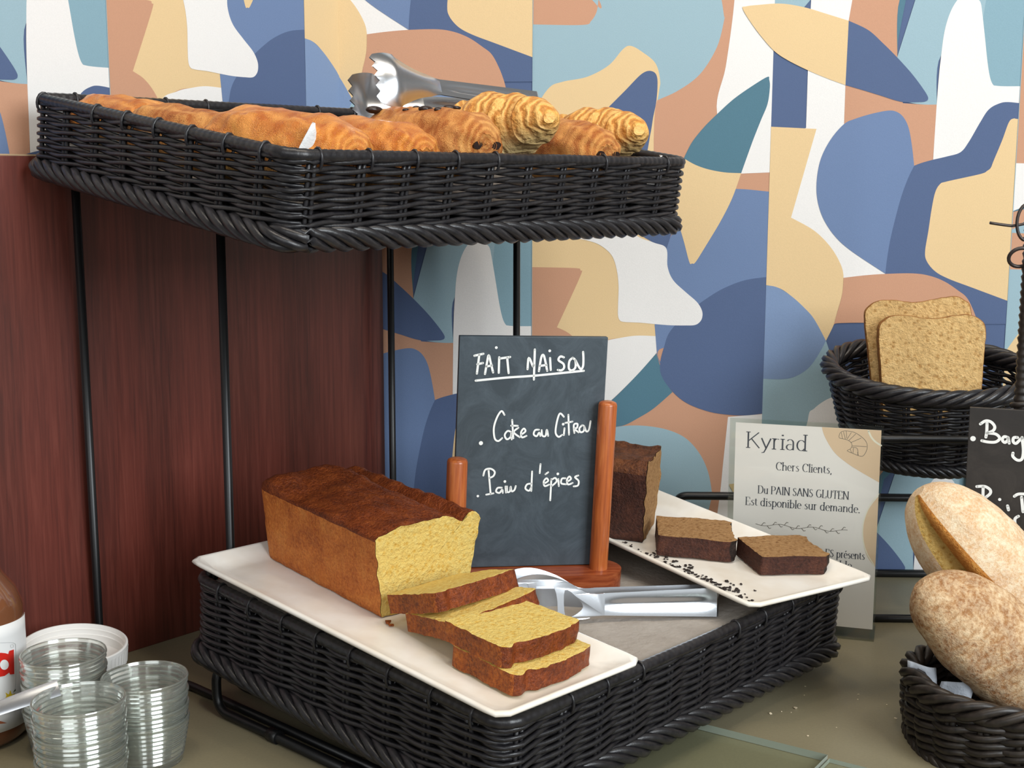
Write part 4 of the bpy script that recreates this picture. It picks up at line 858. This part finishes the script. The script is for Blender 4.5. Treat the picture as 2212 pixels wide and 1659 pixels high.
def tongs(name, label, m, ln, headl, kind, zoff=(0, 0), gap=.016, hw=.0095):
    """x runs from the jaws (0) to the bend (ln); y is depth, z across the strip"""
    root = thing(name, label, 'tongs', m); xh = headl
    for side in (0, 1):
        mb = MB(); yb = 0 if side == 0 else gap; sg = -1 if side == 0 else 1
        spread = lambda x: sg*.5*gap*(1-x/ln)*.9
        if kind == 'cake':
            sc = 1.32; cl = lambda P: [(x*sc, z, *c) for x, z, *c in P]
            o = spline(cl([(0, .013), (.010, .0225), (.024, .0255), (.040, .0195), (.054, .0095), (xh/sc, hw*.95, 1), (xh/sc, -hw*.95, 1), (.058, -.0100), (.050, -.0118), (.024, -.0122), (.004, -.0122), (-.004, -.002)]), 5)
            hs = [] if side else [spline(cl(q), 4) for q in ([(.004, .0125), (.013, .0185), (.016, .014), (.014, -.0095), (.003, -.0085)], [(.021, .0190), (.032, .0150), (.034, -.0085), (.024, -.0098)], [(.039, .0125), (.047, .006), (.051, -.002), (.045, -.0085), (.0395, -.0085)])]
            arm(mb, o, .0011, lambda x, z: yb+spread(x)+sg*.0025*sin(max(0, min(1, x/.075))*pi), hs)
        else:
            teeth = []; z0_, z1_ = -.021, .021
            for i in range(6): zt_ = z0_+(z1_-z0_)*i/5; teeth += [(-.003 if i in (0, 5) else -.006, zt_, 1)]+([(.0015, zt_+(z1_-z0_)/10, 1)] if i < 5 else [])
            ol = [(.022, -.0245), (.042, -.0165), (.056, -.0085), (xh, -hw*.95, 1), (xh, hw*.95, 1), (.056, .0085), (.042, .0165), (.022, .0245), (.006, .0238)]
            # deep scalloped shell: built as a grid so that it bulges
            rows = []; nx = 26
            for i in range(nx+1):
                u = i/nx; x = xh*u; hwid = (.0225+.003*sin(min(1, u/.45)*pi))*(1-u)**0 if u < .32 else .0235*(1-((u-.32)/.68))**1.6+hw*.95*min(1, (u-.32)/.5); hwid = max(hwid, hw*.95) if u > .6 else hwid
                row = []
                for k in range(21):
                    v = -1+2*k/20; tooth = (.0042*(1-abs(((k % 4)-2)/2.)) if u < .001 else 0)
                    row.append((x-tooth, yb+spread(x)+sg*(.013*(1-v*v)*(1-u)**.8*min(1, .35+u*3)), hwid*v))
                rows.append(row)
            mb.grid(rows, flip=(side == 0)); mb.grid([[(p[0], p[1]-sg*.0010, p[2]) for p in r] for r in rows], flip=(side == 1))
        if side == 0: mb.build('front_jaw', 'steel', root, sharp=50)
        else: mb.build('rear_jaw', 'steel', root, sharp=50)
        mb = MB(); wz = lambda u: hw*(.95+.32*u)
        handle_grid(mb, xh-.001, ln-.004, lambda u: -wz(u), lambda u: wz(u), yb, .0011*(1 if side else 1), lambda u: sg*.5*gap*(1-(xh+(ln-xh)*u)/ln)*.9)
        mb.build('handle', 'steel', root)
    mb = MB(); w_ = hw*1.27; rows = []
    for k in range(13):
        a = -pi/2+pi*k/12; rows.append([(ln-.004+.004*cos(a), gap/2+(gap/2)*sin(a), z) for z in (-w_, w_)])
    mb.grid(rows); mb.grid([[(p[0]-.0012*cos(-pi/2+pi*k/12), p[1], p[2]) for p in r] for k, r in enumerate(rows)], flip=True); mb.build('spring_bend', 'steel', root)
    return root
# cake tongs lying on edge on the grey liner: front strip measured at its lower edge
hT = -.0075; tp, tq = lp(1558, 1334, hT), lp(1240, 1338, hT); dv = (tp-tq).normalized(); yv = V((-dv.y, dv.x, 0)); LT = .188; hwc = .0095
o9 = tp-dv*LT
mT = ML @ M(((dv.x, yv.x, 0, o9.x), (dv.y, yv.y, 0, o9.y), (0, 0, 1, hT+.0128), (0, 0, 0, 1))) @ T(0, 0, -.0125) @ M.Rotation(rad(-13), 4, 'X') @ T(0, 0, .0125)
print('tongs len px', pj(mT @ V((0, 0, 0))), pj(mT @ V((LT, 0, 0))), pj(mT @ V((LT, 0, .012))))
tongs('cake_tongs', 'steel cake tongs with slotted blade lying on the grey liner in front of the chalkboard', mT, LT, .086, 'cake', gap=.022)
# pastry tongs lying on top of the pastries
pa, pb = MU @ V((.196, .150, .043)), MU @ V((.372, .112, .0395)); dx = (pb-pa).normalized(); LP_ = (pb-pa).length; yv = V((0, 0, 1)).cross(dx).normalized(); up9 = dx.cross(yv)
ca, sa = cos(rad(-24)), sin(rad(-24)); y9 = yv*ca+up9*sa; z9 = dx.cross(y9)
mP = M(((dx.x, y9.x, z9.x, pa.x), (dx.y, y9.y, z9.y, pa.y), (dx.z, y9.z, z9.z, pa.z), (0, 0, 0, 1)))
print('pastry tongs', pj(pa), pj(pb))
tongs('pastry_tongs', 'steel pastry tongs with toothed shell jaws lying across the pastries', mP, LP_, .066, 'shell', gap=.020, hw=.0078)
# ------------------------------------------------------------------ second stand by the wall
s2 = thing('wire_stand', 'low black steel rod stand against the papered wall carrying the round bread basket', 'display stand', T(.42, -.09, 0))
zL = ony(1950, 948, -.205).z
rod('base_rod', [V((.27, -.1655, .0038)), V((.68, -.1655, .0038))], .0040, s2)
rod('base_rod', [V((.27, -.0072, .0038)), V((.68, -.0072, .0038))], .0048, s2)
for x in (.274, .62): rod('base_rod', [V((x, -.1655, .0038)), V((x, -.0072, .0038))], .0038, s2)
zb = ony(1500, 1071, -.03).z; xb = ony(1462, 1071, -.03).x
rod('low_bar', [V((xb, -.012, .0038)), V((xb, -.03, zb)), V((.66, -.03, zb)), V((.66, -.012, .0038))], .0046, s2, .012)
for x in (.50, .64): rod('upright', [V((x, -.0072, .0038)), V((x, -.014, zL)), V((x, -.06, zL))], .0038, s2)
rod('basket_ring', [V((.45, -.058, zL)), V((.338, -.058, zL)), V((.330, -.205, zL)), V((.66, -.205, zL)), V((.66, -.058, zL)), V((.45, -.058, zL))], .0040, s2, .02)

# round bread basket with toast
cb_ = ony(2006, 800, -.128); mO = T(*cb_) @ M.Rotation(rad(-20), 4, 'Z') @ M.Rotation(rad(14), 4, 'X') @ M.Rotation(rad(2), 4, 'Y')
ob = thing('bread_basket', 'round black wicker basket holding wholemeal toast slices, on the wire stand by the wall', 'basket', mO)
f, L = path_oval(.100, .074); weave(ob, 'wicker_black', f, L, -.088, 0, 13, .030, .0018, lambda h: -.020*max(0, -h/.088)**1.2, .0024, 31, rim=.0062, rope_rim=5, braid=(.0048, .0030, .05), step=.004)
def toast(name, label, m, seed):
    root = thing(name, label, 'toast', m, 'toast slices in the round basket'); w, h, t = .104, .104, .012
    def ol(q): 
        k = spline([(-w/2+.004, -h/2, 1), (w/2-.004, -h/2, 1), (w/2-.001, 0), (w/2+.001, h*.36), (w/2-.006, h/2-.003), (w/2-.02, h/2+.001), (0, h/2-.003), (-w/2+.02, h/2+.001), (-w/2+.006, h/2-.003), (-w/2-.001, h*.36), (-w/2+.001, 0)], 7)
        return [(x*q, y*q) for x, y in k]
    mb = MB(); o1, n = ol(1), len(ol(1)); rows = []
    for d_ in (-.5, -.42, 0, .42, .5): rows.append([(x*(1 if abs(d_) < .45 else .985), t*d_, y*(1 if abs(d_) < .45 else .985)) for x, y in o1])
    rows = [[(p[0]+.0008*noise.noise(V((p[0]*120, p[2]*120, seed))), p[1], p[2]+.0008*noise.noise(V((p[0]*120, seed, p[2]*120)))) for p in r] for r in rows]
    mb.grid(rows, cv=True, flip=True); mb.build('crust', 'toast_crust', root)
    mb = MB()
    for src, sg in ((rows[0], -1), (rows[-1], 1)):
        rr = [[(p[0]*q, p[1]+sg*.0003+.0005*noise.noise(V((p[0]*q*150, p[2]*q*150, seed))), p[2]*q) for p in src] for q in (1, .97, .85, .7, .5, .3, .1)]; k0 = len(mb.v)
        mb.grid(rr, cv=True, flip=(sg > 0)); b_ = len(mb.v)-n; mb.f.append(tuple(b_+k for k in (range(n) if sg < 0 else range(n-1, -1, -1)))); mb.mi.append(0); mb.sm.append(True)
    mb.build('crumb', 'toast_crumb', root); return root
c = ony(2010, 792, -.140); mt_ = T(*c) @ M.Rotation(rad(-4), 4, 'Z') @ M.Rotation(rad(-7), 4, 'X') @ M.Rotation(rad(-1), 4, 'Y')
toast('toast_slice', 'front wholemeal toast slice standing in the round wicker basket', mt_, 1)
c = ony(1984, 755, -.122); mt_ = T(*c) @ M.Rotation(rad(-8), 4, 'Z') @ M.Rotation(rad(-7), 4, 'X') @ M.Rotation(rad(-4), 4, 'Y')
toast('toast_slice', 'wholemeal toast slice standing behind the other one in the round basket', mt_, 2)

# ------------------------------------------------------------------ basket of loaves at the right
mQ = T(.4575, -.462, .052); qb = thing('bread_basket', 'coarse dark wicker basket of crusty loaves on the worktop at the lower right', 'basket', mQ)
f, L = path_oval(.138, .086, 2.6); weave(qb, 'wicker_brown_black', f, L, -.0525, 0, 8, .026, .0030, lambda h: .004*sin(pi*max(0, min(1, -h/.055)))-.004*(-h/.055), .0038, 41, rim=.0062, rope_rim=4, braid=(.0042, .0032, .05), step=.004, jit=.0014)
def bread(name, label, m, ln, rx, rz, mats, fnr, fmat, seed, taper=2.6):
    root = thing(name, label, 'bread', m, 'loaves in the coarse basket'); mb = MB(); ny, n = 70, 72; rows = []
    for j in range(ny+1):
        v = -1+2*j/ny; e = max(.02, (1-abs(v)**taper))**.5; row = []
        for k in range(n):
            a = 2*pi*k/n; g = fnr(a, v)*(1+.06*noise.noise(V((cos(a)*1.5+seed, sin(a)*1.5, v*2.5)))+.018*noise.noise(V((cos(a)*5, sin(a)*5+seed, v*9))))
            row.append((rx*e*g*cos(a), ln/2*v, rz*e*g*sin(a)))
        rows.append(row)
    mb.grid(rows, cv=True, flip=True)
    for i in range(len(mb.f)): k, j = i % n, i//n; mb.mi[i] = fmat(2*pi*(k+.5)/n, -1+2*(j+.5)/ny)
    for r_, fl in ((rows[0], 0), (rows[-1], 1)):
        b_ = len(mb.v); mb.v += r_; mb.f.append(tuple(b_+k for k in (range(n) if fl else range(n-1, -1, -1)))); mb.mi.append(0); mb.sm.append(True)
    top = MB(); parts = {}
    for nm, idx in (('crust', (0, 2)), ('split_crumb', (1,))):
        sub = MB(); mp = {}
        for fc, mi_, sm_ in zip(mb.f, mb.mi, mb.sm):
            if mi_ in idx:
                q = []
                for vi in fc:
                    if vi not in mp: mp[vi] = len(sub.v); sub.v.append(mb.v[vi])
                    q.append(mp[vi])
                sub.f.append(tuple(q)); sub.mi.append(0 if mi_ != 2 else 1); sub.sm.append(True)
        if sub.f: sub.build(nm, (mats[0], mats[2]) if nm == 'crust' else mats[1], root)
    return root
def loaf_frame(tip, d, ln, face):
    d = V(d).normalized(); z = V(face); z = (z-d*z.dot(d)).normalized(); x = d.cross(z); c = V(tip)+d*ln/2
    return M(((x.x, d.x, z.x, c.x), (x.y, d.y, z.y, c.y), (x.z, d.z, z.z, c.z), (0, 0, 0, 1)))
tip = ony(1983, 1062, -.385); mC = loaf_frame(tip, (.70, .02, -.72), .225, (0, -1, .25)); xs_ = 1 if (mC.to_3x3() @ V((1, 0, 0))).x < 0 else -1
SA = rad(46) if xs_ > 0 else rad(134)
def dev(a): return (a-SA+pi) % (2*pi)-pi
def cr(a, v):
    w = 1-min(1, max(0, (v-.6)/.3)); dd = dev(a)*xs_
    return 1-.24*w*math.exp(-(dd/.17)**2)+.05*w*math.exp(-((dd-.36)/.14)**2)
def cm(a, v):
    dd = dev(a)*xs_
    if v > .8: return 0
    return 1 if -.30 < dd < .10 else (2 if .10 <= dd < .38 else 0)
bread('ciabatta', 'floury pale ciabatta with a long split side, standing tall in the coarse basket', mC, .225, .043, .046, ('ciabatta_crust', 'bread_crumb', 'seam_crust'), cr, cm, 3, 3.2)
tip = ony(1985, 1262, -.452); mR = loaf_frame(tip, (.73, .03, -.60), .165, (0, -1, .3))
bread('rustic_loaf', 'rustic brown flour-dusted loaf leaning in front of the ciabatta', mR, .165, .040, .036, ('rustic_crust', 'bread_crumb', 'seam_crust'), lambda a, v: 1+.05*sin(3*a+v*2), lambda a, v: 0, 9, 2.4)
# grey napkin tucked into the basket
mb = MB(); k = 12
for (px_, py_, dx_, w_, hh_, yy) in ((1998, 1500, -.004, .022, .026, -.452), (2035, 1520, .012, .026, .020, -.462)):
    b_ = ony(px_, py_, yy); mb.grid([[(b_.x+(v-.5)*w_+u*dx_, yy+.004*sin(v*4+u*2)-.002*u, b_.z-.030+(.030+hh_)*u+.004*(v-.5)*(1 if dx_ > 0 else -1)*u) for v in [i/8 for i in range(9)]] for u in [j/k for j in range(k+1)]])
o = mb.build('napkin', 'napkin_grey'); o.modifiers.new('thick', 'SOLIDIFY').thickness = .0008; tag(o, 'folded grey napkin tucked into the rim of the coarse bread basket', 'napkin')

# ------------------------------------------------------------------ wrapped post with wire hooks at the right edge
yp = -.285; pt, pb_ = ony(2224, 560, yp), ony(2226, 885, yp); post = thing('wrapped_post', 'thin cord-wrapped upright post with bent wire hooks at the right edge of the view', 'post', T(pt.x, yp, 0))
m = 260; mb = MB(); mb.tube([(0, 0, .60*i/m) for i in range(m+1)], [.0058+.0007*((i % 3)-1) for i in range(m+1)], 10); mb.build('wrapped_rod', 'wicker_brown_black', post)
mb = MB(); mb.lathe([(0, 0), (.045, 0), (.045, .005), (.007, .008), (.006, .02), (0, .02)], 32); mb.build('foot', 'wire_black', post, sharp=40)
mb = MB(); zk = pb_.z-.001; mb.tube([(.007*cos(i*.5), .007*sin(i*.5), zk-.006+i*.0006) for i in range(26)], .0028, 8); mb.build('cord_knot', 'wicker_brown_black', post)
def lo_(px, py): q = ony(px, py, yp); return (q.x-pt.x, 0, q.z)
mb = MB(); mb.tube([(p[0], p[1]-.004*(i < 6), p[2]) for i, p in enumerate([lo_(2135+i*9.5, 481+8*sin(i*.19)+(-1.2*(max(0, i-5))**1.3)) for i in range(9)])]+[(0, 0, lo_(2210, 470)[2])], .0013, 8); mb.build('wire_hook', 'iron_wire', post)
mb = MB(); c_ = lo_(2206, 556); mb.tube([(c_[0]+.0105*cos(a)-.0005, -.004*sin(a), c_[2]+.0085*sin(a)) for a in [rad(20+i*15) for i in range(23)]], .0017, 8); mb.build('wire_ring', 'iron_wire', post)
mb = MB(); c_ = lo_(2216, 480); mb.tube([(c_[0]+.0085*cos(a), -.002, c_[2]+.016*sin(a)) for a in [rad(i*15) for i in range(24)]], .0015, 8, True); mb.build('wire_ring', 'iron_wire', post)

# ------------------------------------------------------------------ ribbed glasses, jar, lid, spoon at the left
RG, HG, ST = .0331, .036, .0108
def ribs(z): return .0011*(abs(sin(z/.0036*pi))-.5)
def cup_mesh():
    mb = MB(); o_ = []; n = 20
    for i in range(n+1): z = HG*i/n; o_.append((RG-.0062*(1-i/n)+(ribs(z) if i > 1 else 0), z))
    inn = [(r-.0013-(.0004 if i == n else 0), max(z, .0022)) for i, (r, z) in enumerate(o_)]
    prof = [(0, 0), (o_[0][0]-.003, 0)]+o_[:-1]+[(RG, HG-.0008), (RG-.0003, HG), (RG-.0012, HG), (RG-.0015, HG-.0008)]+[(RG-.0062*(1-i/n)-.0016, HG*i/n) for i in range(n-1, 1, -1)]+[(RG-.0082, .0026), (0, .0026)]
    mb.lathe(prof, 56); return mb
proto = None
POS = {}
for key, (px_, py_, w_, cnt_) in dict(front=(170, 1514, .953, 5), right=(312, 1463, 1.025, 4), rear=(137, 1417, 1.0457, 5)).items():
    p = CAM+ray(px_, py_)*w_; POS[key] = (p.x, p.y, cnt_)
lidp = CAM+ray(158, 1374)*1.125; POS['under'] = (lidp.x, lidp.y, 1)
ORD = ['topmost', 'second from the top', 'middle', 'fourth from the top', 'lowest']
where = dict(front='front stack', right='right-hand stack', rear='rear stack beside the jar')
for key, (x, y, c_) in POS.items():
    for i in range(c_):
        if key == 'under': lab = 'ribbed clear glass cup standing alone under the white screw lid'
        elif c_ == 4: lab = 'clear ribbed glass cup, %s in the %s' % (('topmost', 'second from the top', 'second from the bottom', 'lowest')[i], where[key])
        else: lab = 'clear ribbed glass cup, %s in the %s' % (ORD[i], where[key])
        z = ST*(c_-1-i)+.0003
        if proto is None:
            proto = cup_mesh().build('glass_cup', 'cup_clear', sharp=60); proto.location = (x, y, z); tag(proto, lab, 'glass', 'stacked ribbed glass cups')
        else:
            o = proto.copy(); SC.collection.objects.link(o); o.location = (x, y, z); o.rotation_euler = (0, 0, i*.7); o['label'] = lab
        
# screw lid lying open side up
RL, HL = .0435, .020; t_ = M.Rotation(rad(4), 4, 'Y') @ M.Rotation(rad(3), 4, 'X')
mb = MB(); LIDR = [0]
mb.lathe([(RL-.0004, .0032), (RL-.0004, .004), (RL, HL-.0045), (RL+.0002, HL-.0035)], 240, mod=lambda k, z: 1+.010*(1 if (k % 4) < 2 else 0)); mb.lathe([(0, 0), (RL-.003, 0), (RL-.0008, .0018), (RL-.0004, .0032), (RL-.0004, .004), (RL, HL-.0045), (RL+.0002, HL-.0035), (RL+.0002, HL-.0005), (RL-.0006, HL), (RL-.0016, HL), (RL-.0019, HL-.004), (RL-.0026, HL-.0045), (RL-.0021, HL-.0055), (RL-.0022, HL-.009), (RL-.0030, HL-.0095), (RL-.0024, HL-.0105), (RL-.003, .0030), (RL-.005, .0018), (0, .0018)], 120)
o = mb.build('screw_lid', 'plastic_white', sharp=50); o.matrix_world = T(lidp.x, lidp.y, HG+.0030) @ t_; tag(o, 'white ribbed plastic screw lid lying open side up behind the glass cups', 'lid')
# jar of spread, cut by the left edge
RJ = .048; ed = ony(48, 1420, -.478); xj, yj = ed.x-RJ*1.005, -.478
jar = thing('spread_jar', 'glass jar of brown chocolate spread with white label at the left edge', 'jar', T(xj, yj, 0))
zt_, zb_ = ony(40, 1318, -.455).z, ony(20, 1580, -.497).z; zb_ = max(zb_, .012); print('jar', xj, zt_, zb_)
zsh = zt_+.010
mb = MB(); mb.lathe([(0, 0), (RJ-.006, 0), (RJ-.001, .005), (RJ-.0006, zb_), (RJ-.0006, zsh), (RJ-.006, zsh+.014), (RJ-.015, zsh+.026), (RJ-.017, zsh+.031), (RJ-.017, zsh+.042), (RJ-.019, zsh+.043), (RJ-.019, zsh+.030), (0, zsh+.028)], 72); mb.build('glass_body', 'spread_brown', jar, sharp=50)
def cyl(px, py, off=.0004):
    d = ray(px, py); o_ = CAM-V((xj, yj, 0)); a = d.x*d.x+d.y*d.y; b_ = 2*(o_.x*d.x+o_.y*d.y); c_ = o_.x*o_.x+o_.y*o_.y-(RJ+off)**2; D = b_*b_-4*a*c_
    t = (-b_-sqrt(max(0, D)))/(2*a); q = o_+d*t; return (q.x, q.y, q.z)
mb = MB(); rows = []
for i in range(9):
    u = i/8; row = []
    for k in range(73):
        a = rad(-205+k*3.2); dip = .010*math.exp(-((a-rad(-20))/.35)**2)*(u > .5); row.append((RJ*cos(a), RJ*sin(a), zb_+(zt_-zb_)*u+ (.006*cos(a+1.3) if u > .5 else .006*cos(a+1.3))*.6))
    rows.append(row)
mb.grid(rows); lab = mb.build('label', 'label_white', jar); sm_ = lab.modifiers.new('thick', 'SOLIDIFY'); sm_.thickness = .0002; sm_.offset = 1
def jl(name, poly, mt, off):      # printed shape wrapped round the jar in narrow strips
    mb = MB(); x0_ = min(p[0] for p in poly)
    for i in range(40):
        q = clip([(p[0], p[1]) for p in poly], x0_+i*2.5, x0_+(i+1)*2.5, -9999, 9999)
        if len(q) > 2: mb.flat(q, lambda p: cyl(p[0], p[1], off))
    mb.build(name, mt, lab)
jl('red_letter', [(-30, 1420), (-12, 1412), (2, 1410), (12, 1411), (18, 1413), (20, 1406), (30, 1403), (31, 1456), (22, 1457), (20, 1453), (10, 1460), (-4, 1463), (-20, 1460), (-30, 1452)], 'label_red', .0006)
jl('letter_hole', arc(9.5, 1436, 9.5, 11, 0, 360, 20)[:-1], 'label_white', .0008)
jl('flower', spline([(10, 1512), (14, 1503), (12, 1496), (19, 1500), (22, 1491), (26, 1500), (33, 1498), (29, 1506), (33, 1512), (24, 1511), (18, 1516)], 3), 'label_yellow', .0007)
jl('leaf', spline([(28, 1496, 1), (33, 1488), (34, 1492, 1)], 4), 'label_green', .0006); jl('leaf', spline([(6, 1519, 1), (12, 1508), (14, 1514, 1)], 4), 'label_green', .0006)
mb = MB(); ribbon(mb, smooth([(-5, 1389), (20, 1388), (31, 1390), (34, 1400), (34, 1470), (32, 1490)]), .8, lambda p: cyl(p[0], p[1], .0006)); ribbon(mb, arc(26, 1395.5, 3.2, 3.6, 0, 360, 16), .6, lambda p: cyl(p[0], p[1], .0006)); mb.build('border_line', 'label_line', lab)
mb = MB(); text(mb, 'FERRERO', 0, 0, 9.5, width=37, thick=.26, thin=.12, fn=lambda p: cyl(4+p[0]*.93+p[1]*.15, 1543-p[0]*.50-p[1]*1.0, .0006)); mb.build('maker_name', 'label_black', lab)
jl('brown_corner', [(-20, 1553), (2, 1558), (15, 1562), (-20, 1566)], 'label_brown', .0006)
# spoon whose handle leans on the front stack
x1, y1, c1_ = POS['front']; ztop = HG+ST*(c1_-1); hp = CAM+ray(127, 1484)*((V((x1, y1+.022, ztop))-CAM).dot(fw)); hq = CAM+ray(0, 1533)*((hp-CAM).dot(fw)-.012)
dr = (hq-hp).normalized(); ln_ = min(.17, (hp.z-.004)/max(.05, -dr.z)); side = dr.cross(V((0, -.75, .66))).normalized(); upn = side.cross(dr)
mSp = M(((dr.x, side.x, upn.x, hp.x), (dr.y, side.y, upn.y, hp.y), (dr.z, side.z, upn.z, hp.z), (0, 0, 0, 1))); print('spoon', hp, hq, ln_)
sp_ = thing('spoon', 'metal spoon leaning across the front of the jar, its handle end on the front stack', 'spoon', mSp)
mb = MB(); rows = []
for i in range(31):
    u = i/30; w_ = .0068-.0030*u; z = .004*sin(pi*u*.8)+.0030*max(0, .2-u)*-1
    rows.append([(ln_*u*.72, -w_, z), (ln_*u*.72, -w_*.6, z+.0009), (ln_*u*.72, w_*.6, z+.0009), (ln_*u*.72, w_, z), (ln_*u*.72, w_*.6, z-.0014), (ln_*u*.72, -w_*.6, z-.0014)])
mb.grid(rows, cv=True, flip=True, sm=True); b_ = 0; mb.f.append((5, 4, 3, 2, 1, 0)); mb.mi.append(0); mb.sm.append(False); mb.build('handle', 'steel', sp_, sharp=35)
mb = MB(); rows = []
for i in range(17):
    u = i/16; w_ = .0032+.0145*sin(pi*min(1, u*.96+.04))**.7*(u > 0); rows.append([(ln_*(.715+.285*u), w_*v, .0024-.005*sin(pi*u)*(1-v*v)+.0005) for v in [-1+2*k/10 for k in range(11)]])
mb.grid(rows); o = mb.build('bowl', 'steel', sp_); o.modifiers.new('thick', 'SOLIDIFY').thickness = .001

# ------------------------------------------------------------------ crumbs
def crumbs(name, spots, mt, label, mat, seed):
    rnd = random.Random(seed); mb = MB()
    for (x, y, z, r) in spots:
        b_ = [V((rnd.uniform(.6, 1.2)*sx, rnd.uniform(.4, 1.1)*sy, .12+rnd.uniform(.3, .8)*(sz+1)/2))*r for sz in (-1, 1) for sy in (-1, 1) for sx in (-1, 1)]; an = M.Rotation(rnd.uniform(0, 6), 3, 'Z')
        mb.add([(an @ q)+V((x, y, z)) for q in b_], [(0, 2, 3, 1), (4, 5, 7, 6), (0, 1, 5, 4), (2, 6, 7, 3), (0, 4, 6, 2), (1, 3, 7, 5)], 0, False)
    o = mb.build(name, mt); o.matrix_world = mat; tag(o, label, 'crumbs', None, 'stuff')
rnd = random.Random(5); sp1 = []; iP = inlow(c2.x, c2.y, 0, a2).inverted() @ ML
while len(sp1) < 110:
    u = rnd.random(); q = lp(1335+260*u+rnd.gauss(0, 22), 1188+112*u+rnd.gauss(0, 10)-3, hS); l9 = iP @ V((q.x, q.y, 0))
    if abs(l9.x) < .152/2-.022 and abs(l9.y) < .345/2-.022: sp1.append((q.x, q.y, hS-.0006, rnd.uniform(.0006, .0017)))
crumbs('cake_crumbs', sp1, 'crumb_dark', 'dark crumbs scattered over the front half of the spice cake plate', ML, 2)
sp2 = [(q.x, q.y, hW, r) for q, r in [(lp(px_, py_, hW), r_) for px_, py_, r_ in ((1302, 1428, .0019), (1312, 1423, .0026), (1318, 1426, .0016), (620, 1322, .0008), (660, 1332, .0007), (845, 1352, .002), (838, 1346, .0024))]]
crumbs('cake_crumbs', sp2, 'lemon_slice_crust', 'golden crumbs lying beside the lemon cake on its plate', ML, 3)
sp3 = [(q.x, q.y, .0001, r) for q, r in [(onz(1400+X/3.687, 1420+Y/3.687), r_) for X, Y, r_ in ((1170, 408, .0016), (975, 452, .0012), (1062, 433, .0007), (1252, 233, .0007), (1243, 303, .0006), (1675, 298, .0008), (1670, 337, .0006), (1272, 627, .0008), (1970, 490, .0012), (1140, 440, .0005), (1500, 560, .0005), (1900, 380, .0006))]]
crumbs('bread_crumbs', sp3, 'crumb_pale', 'few pale crumbs scattered on the worktop between the tray and the bread basket', M.Identity(4), 4)
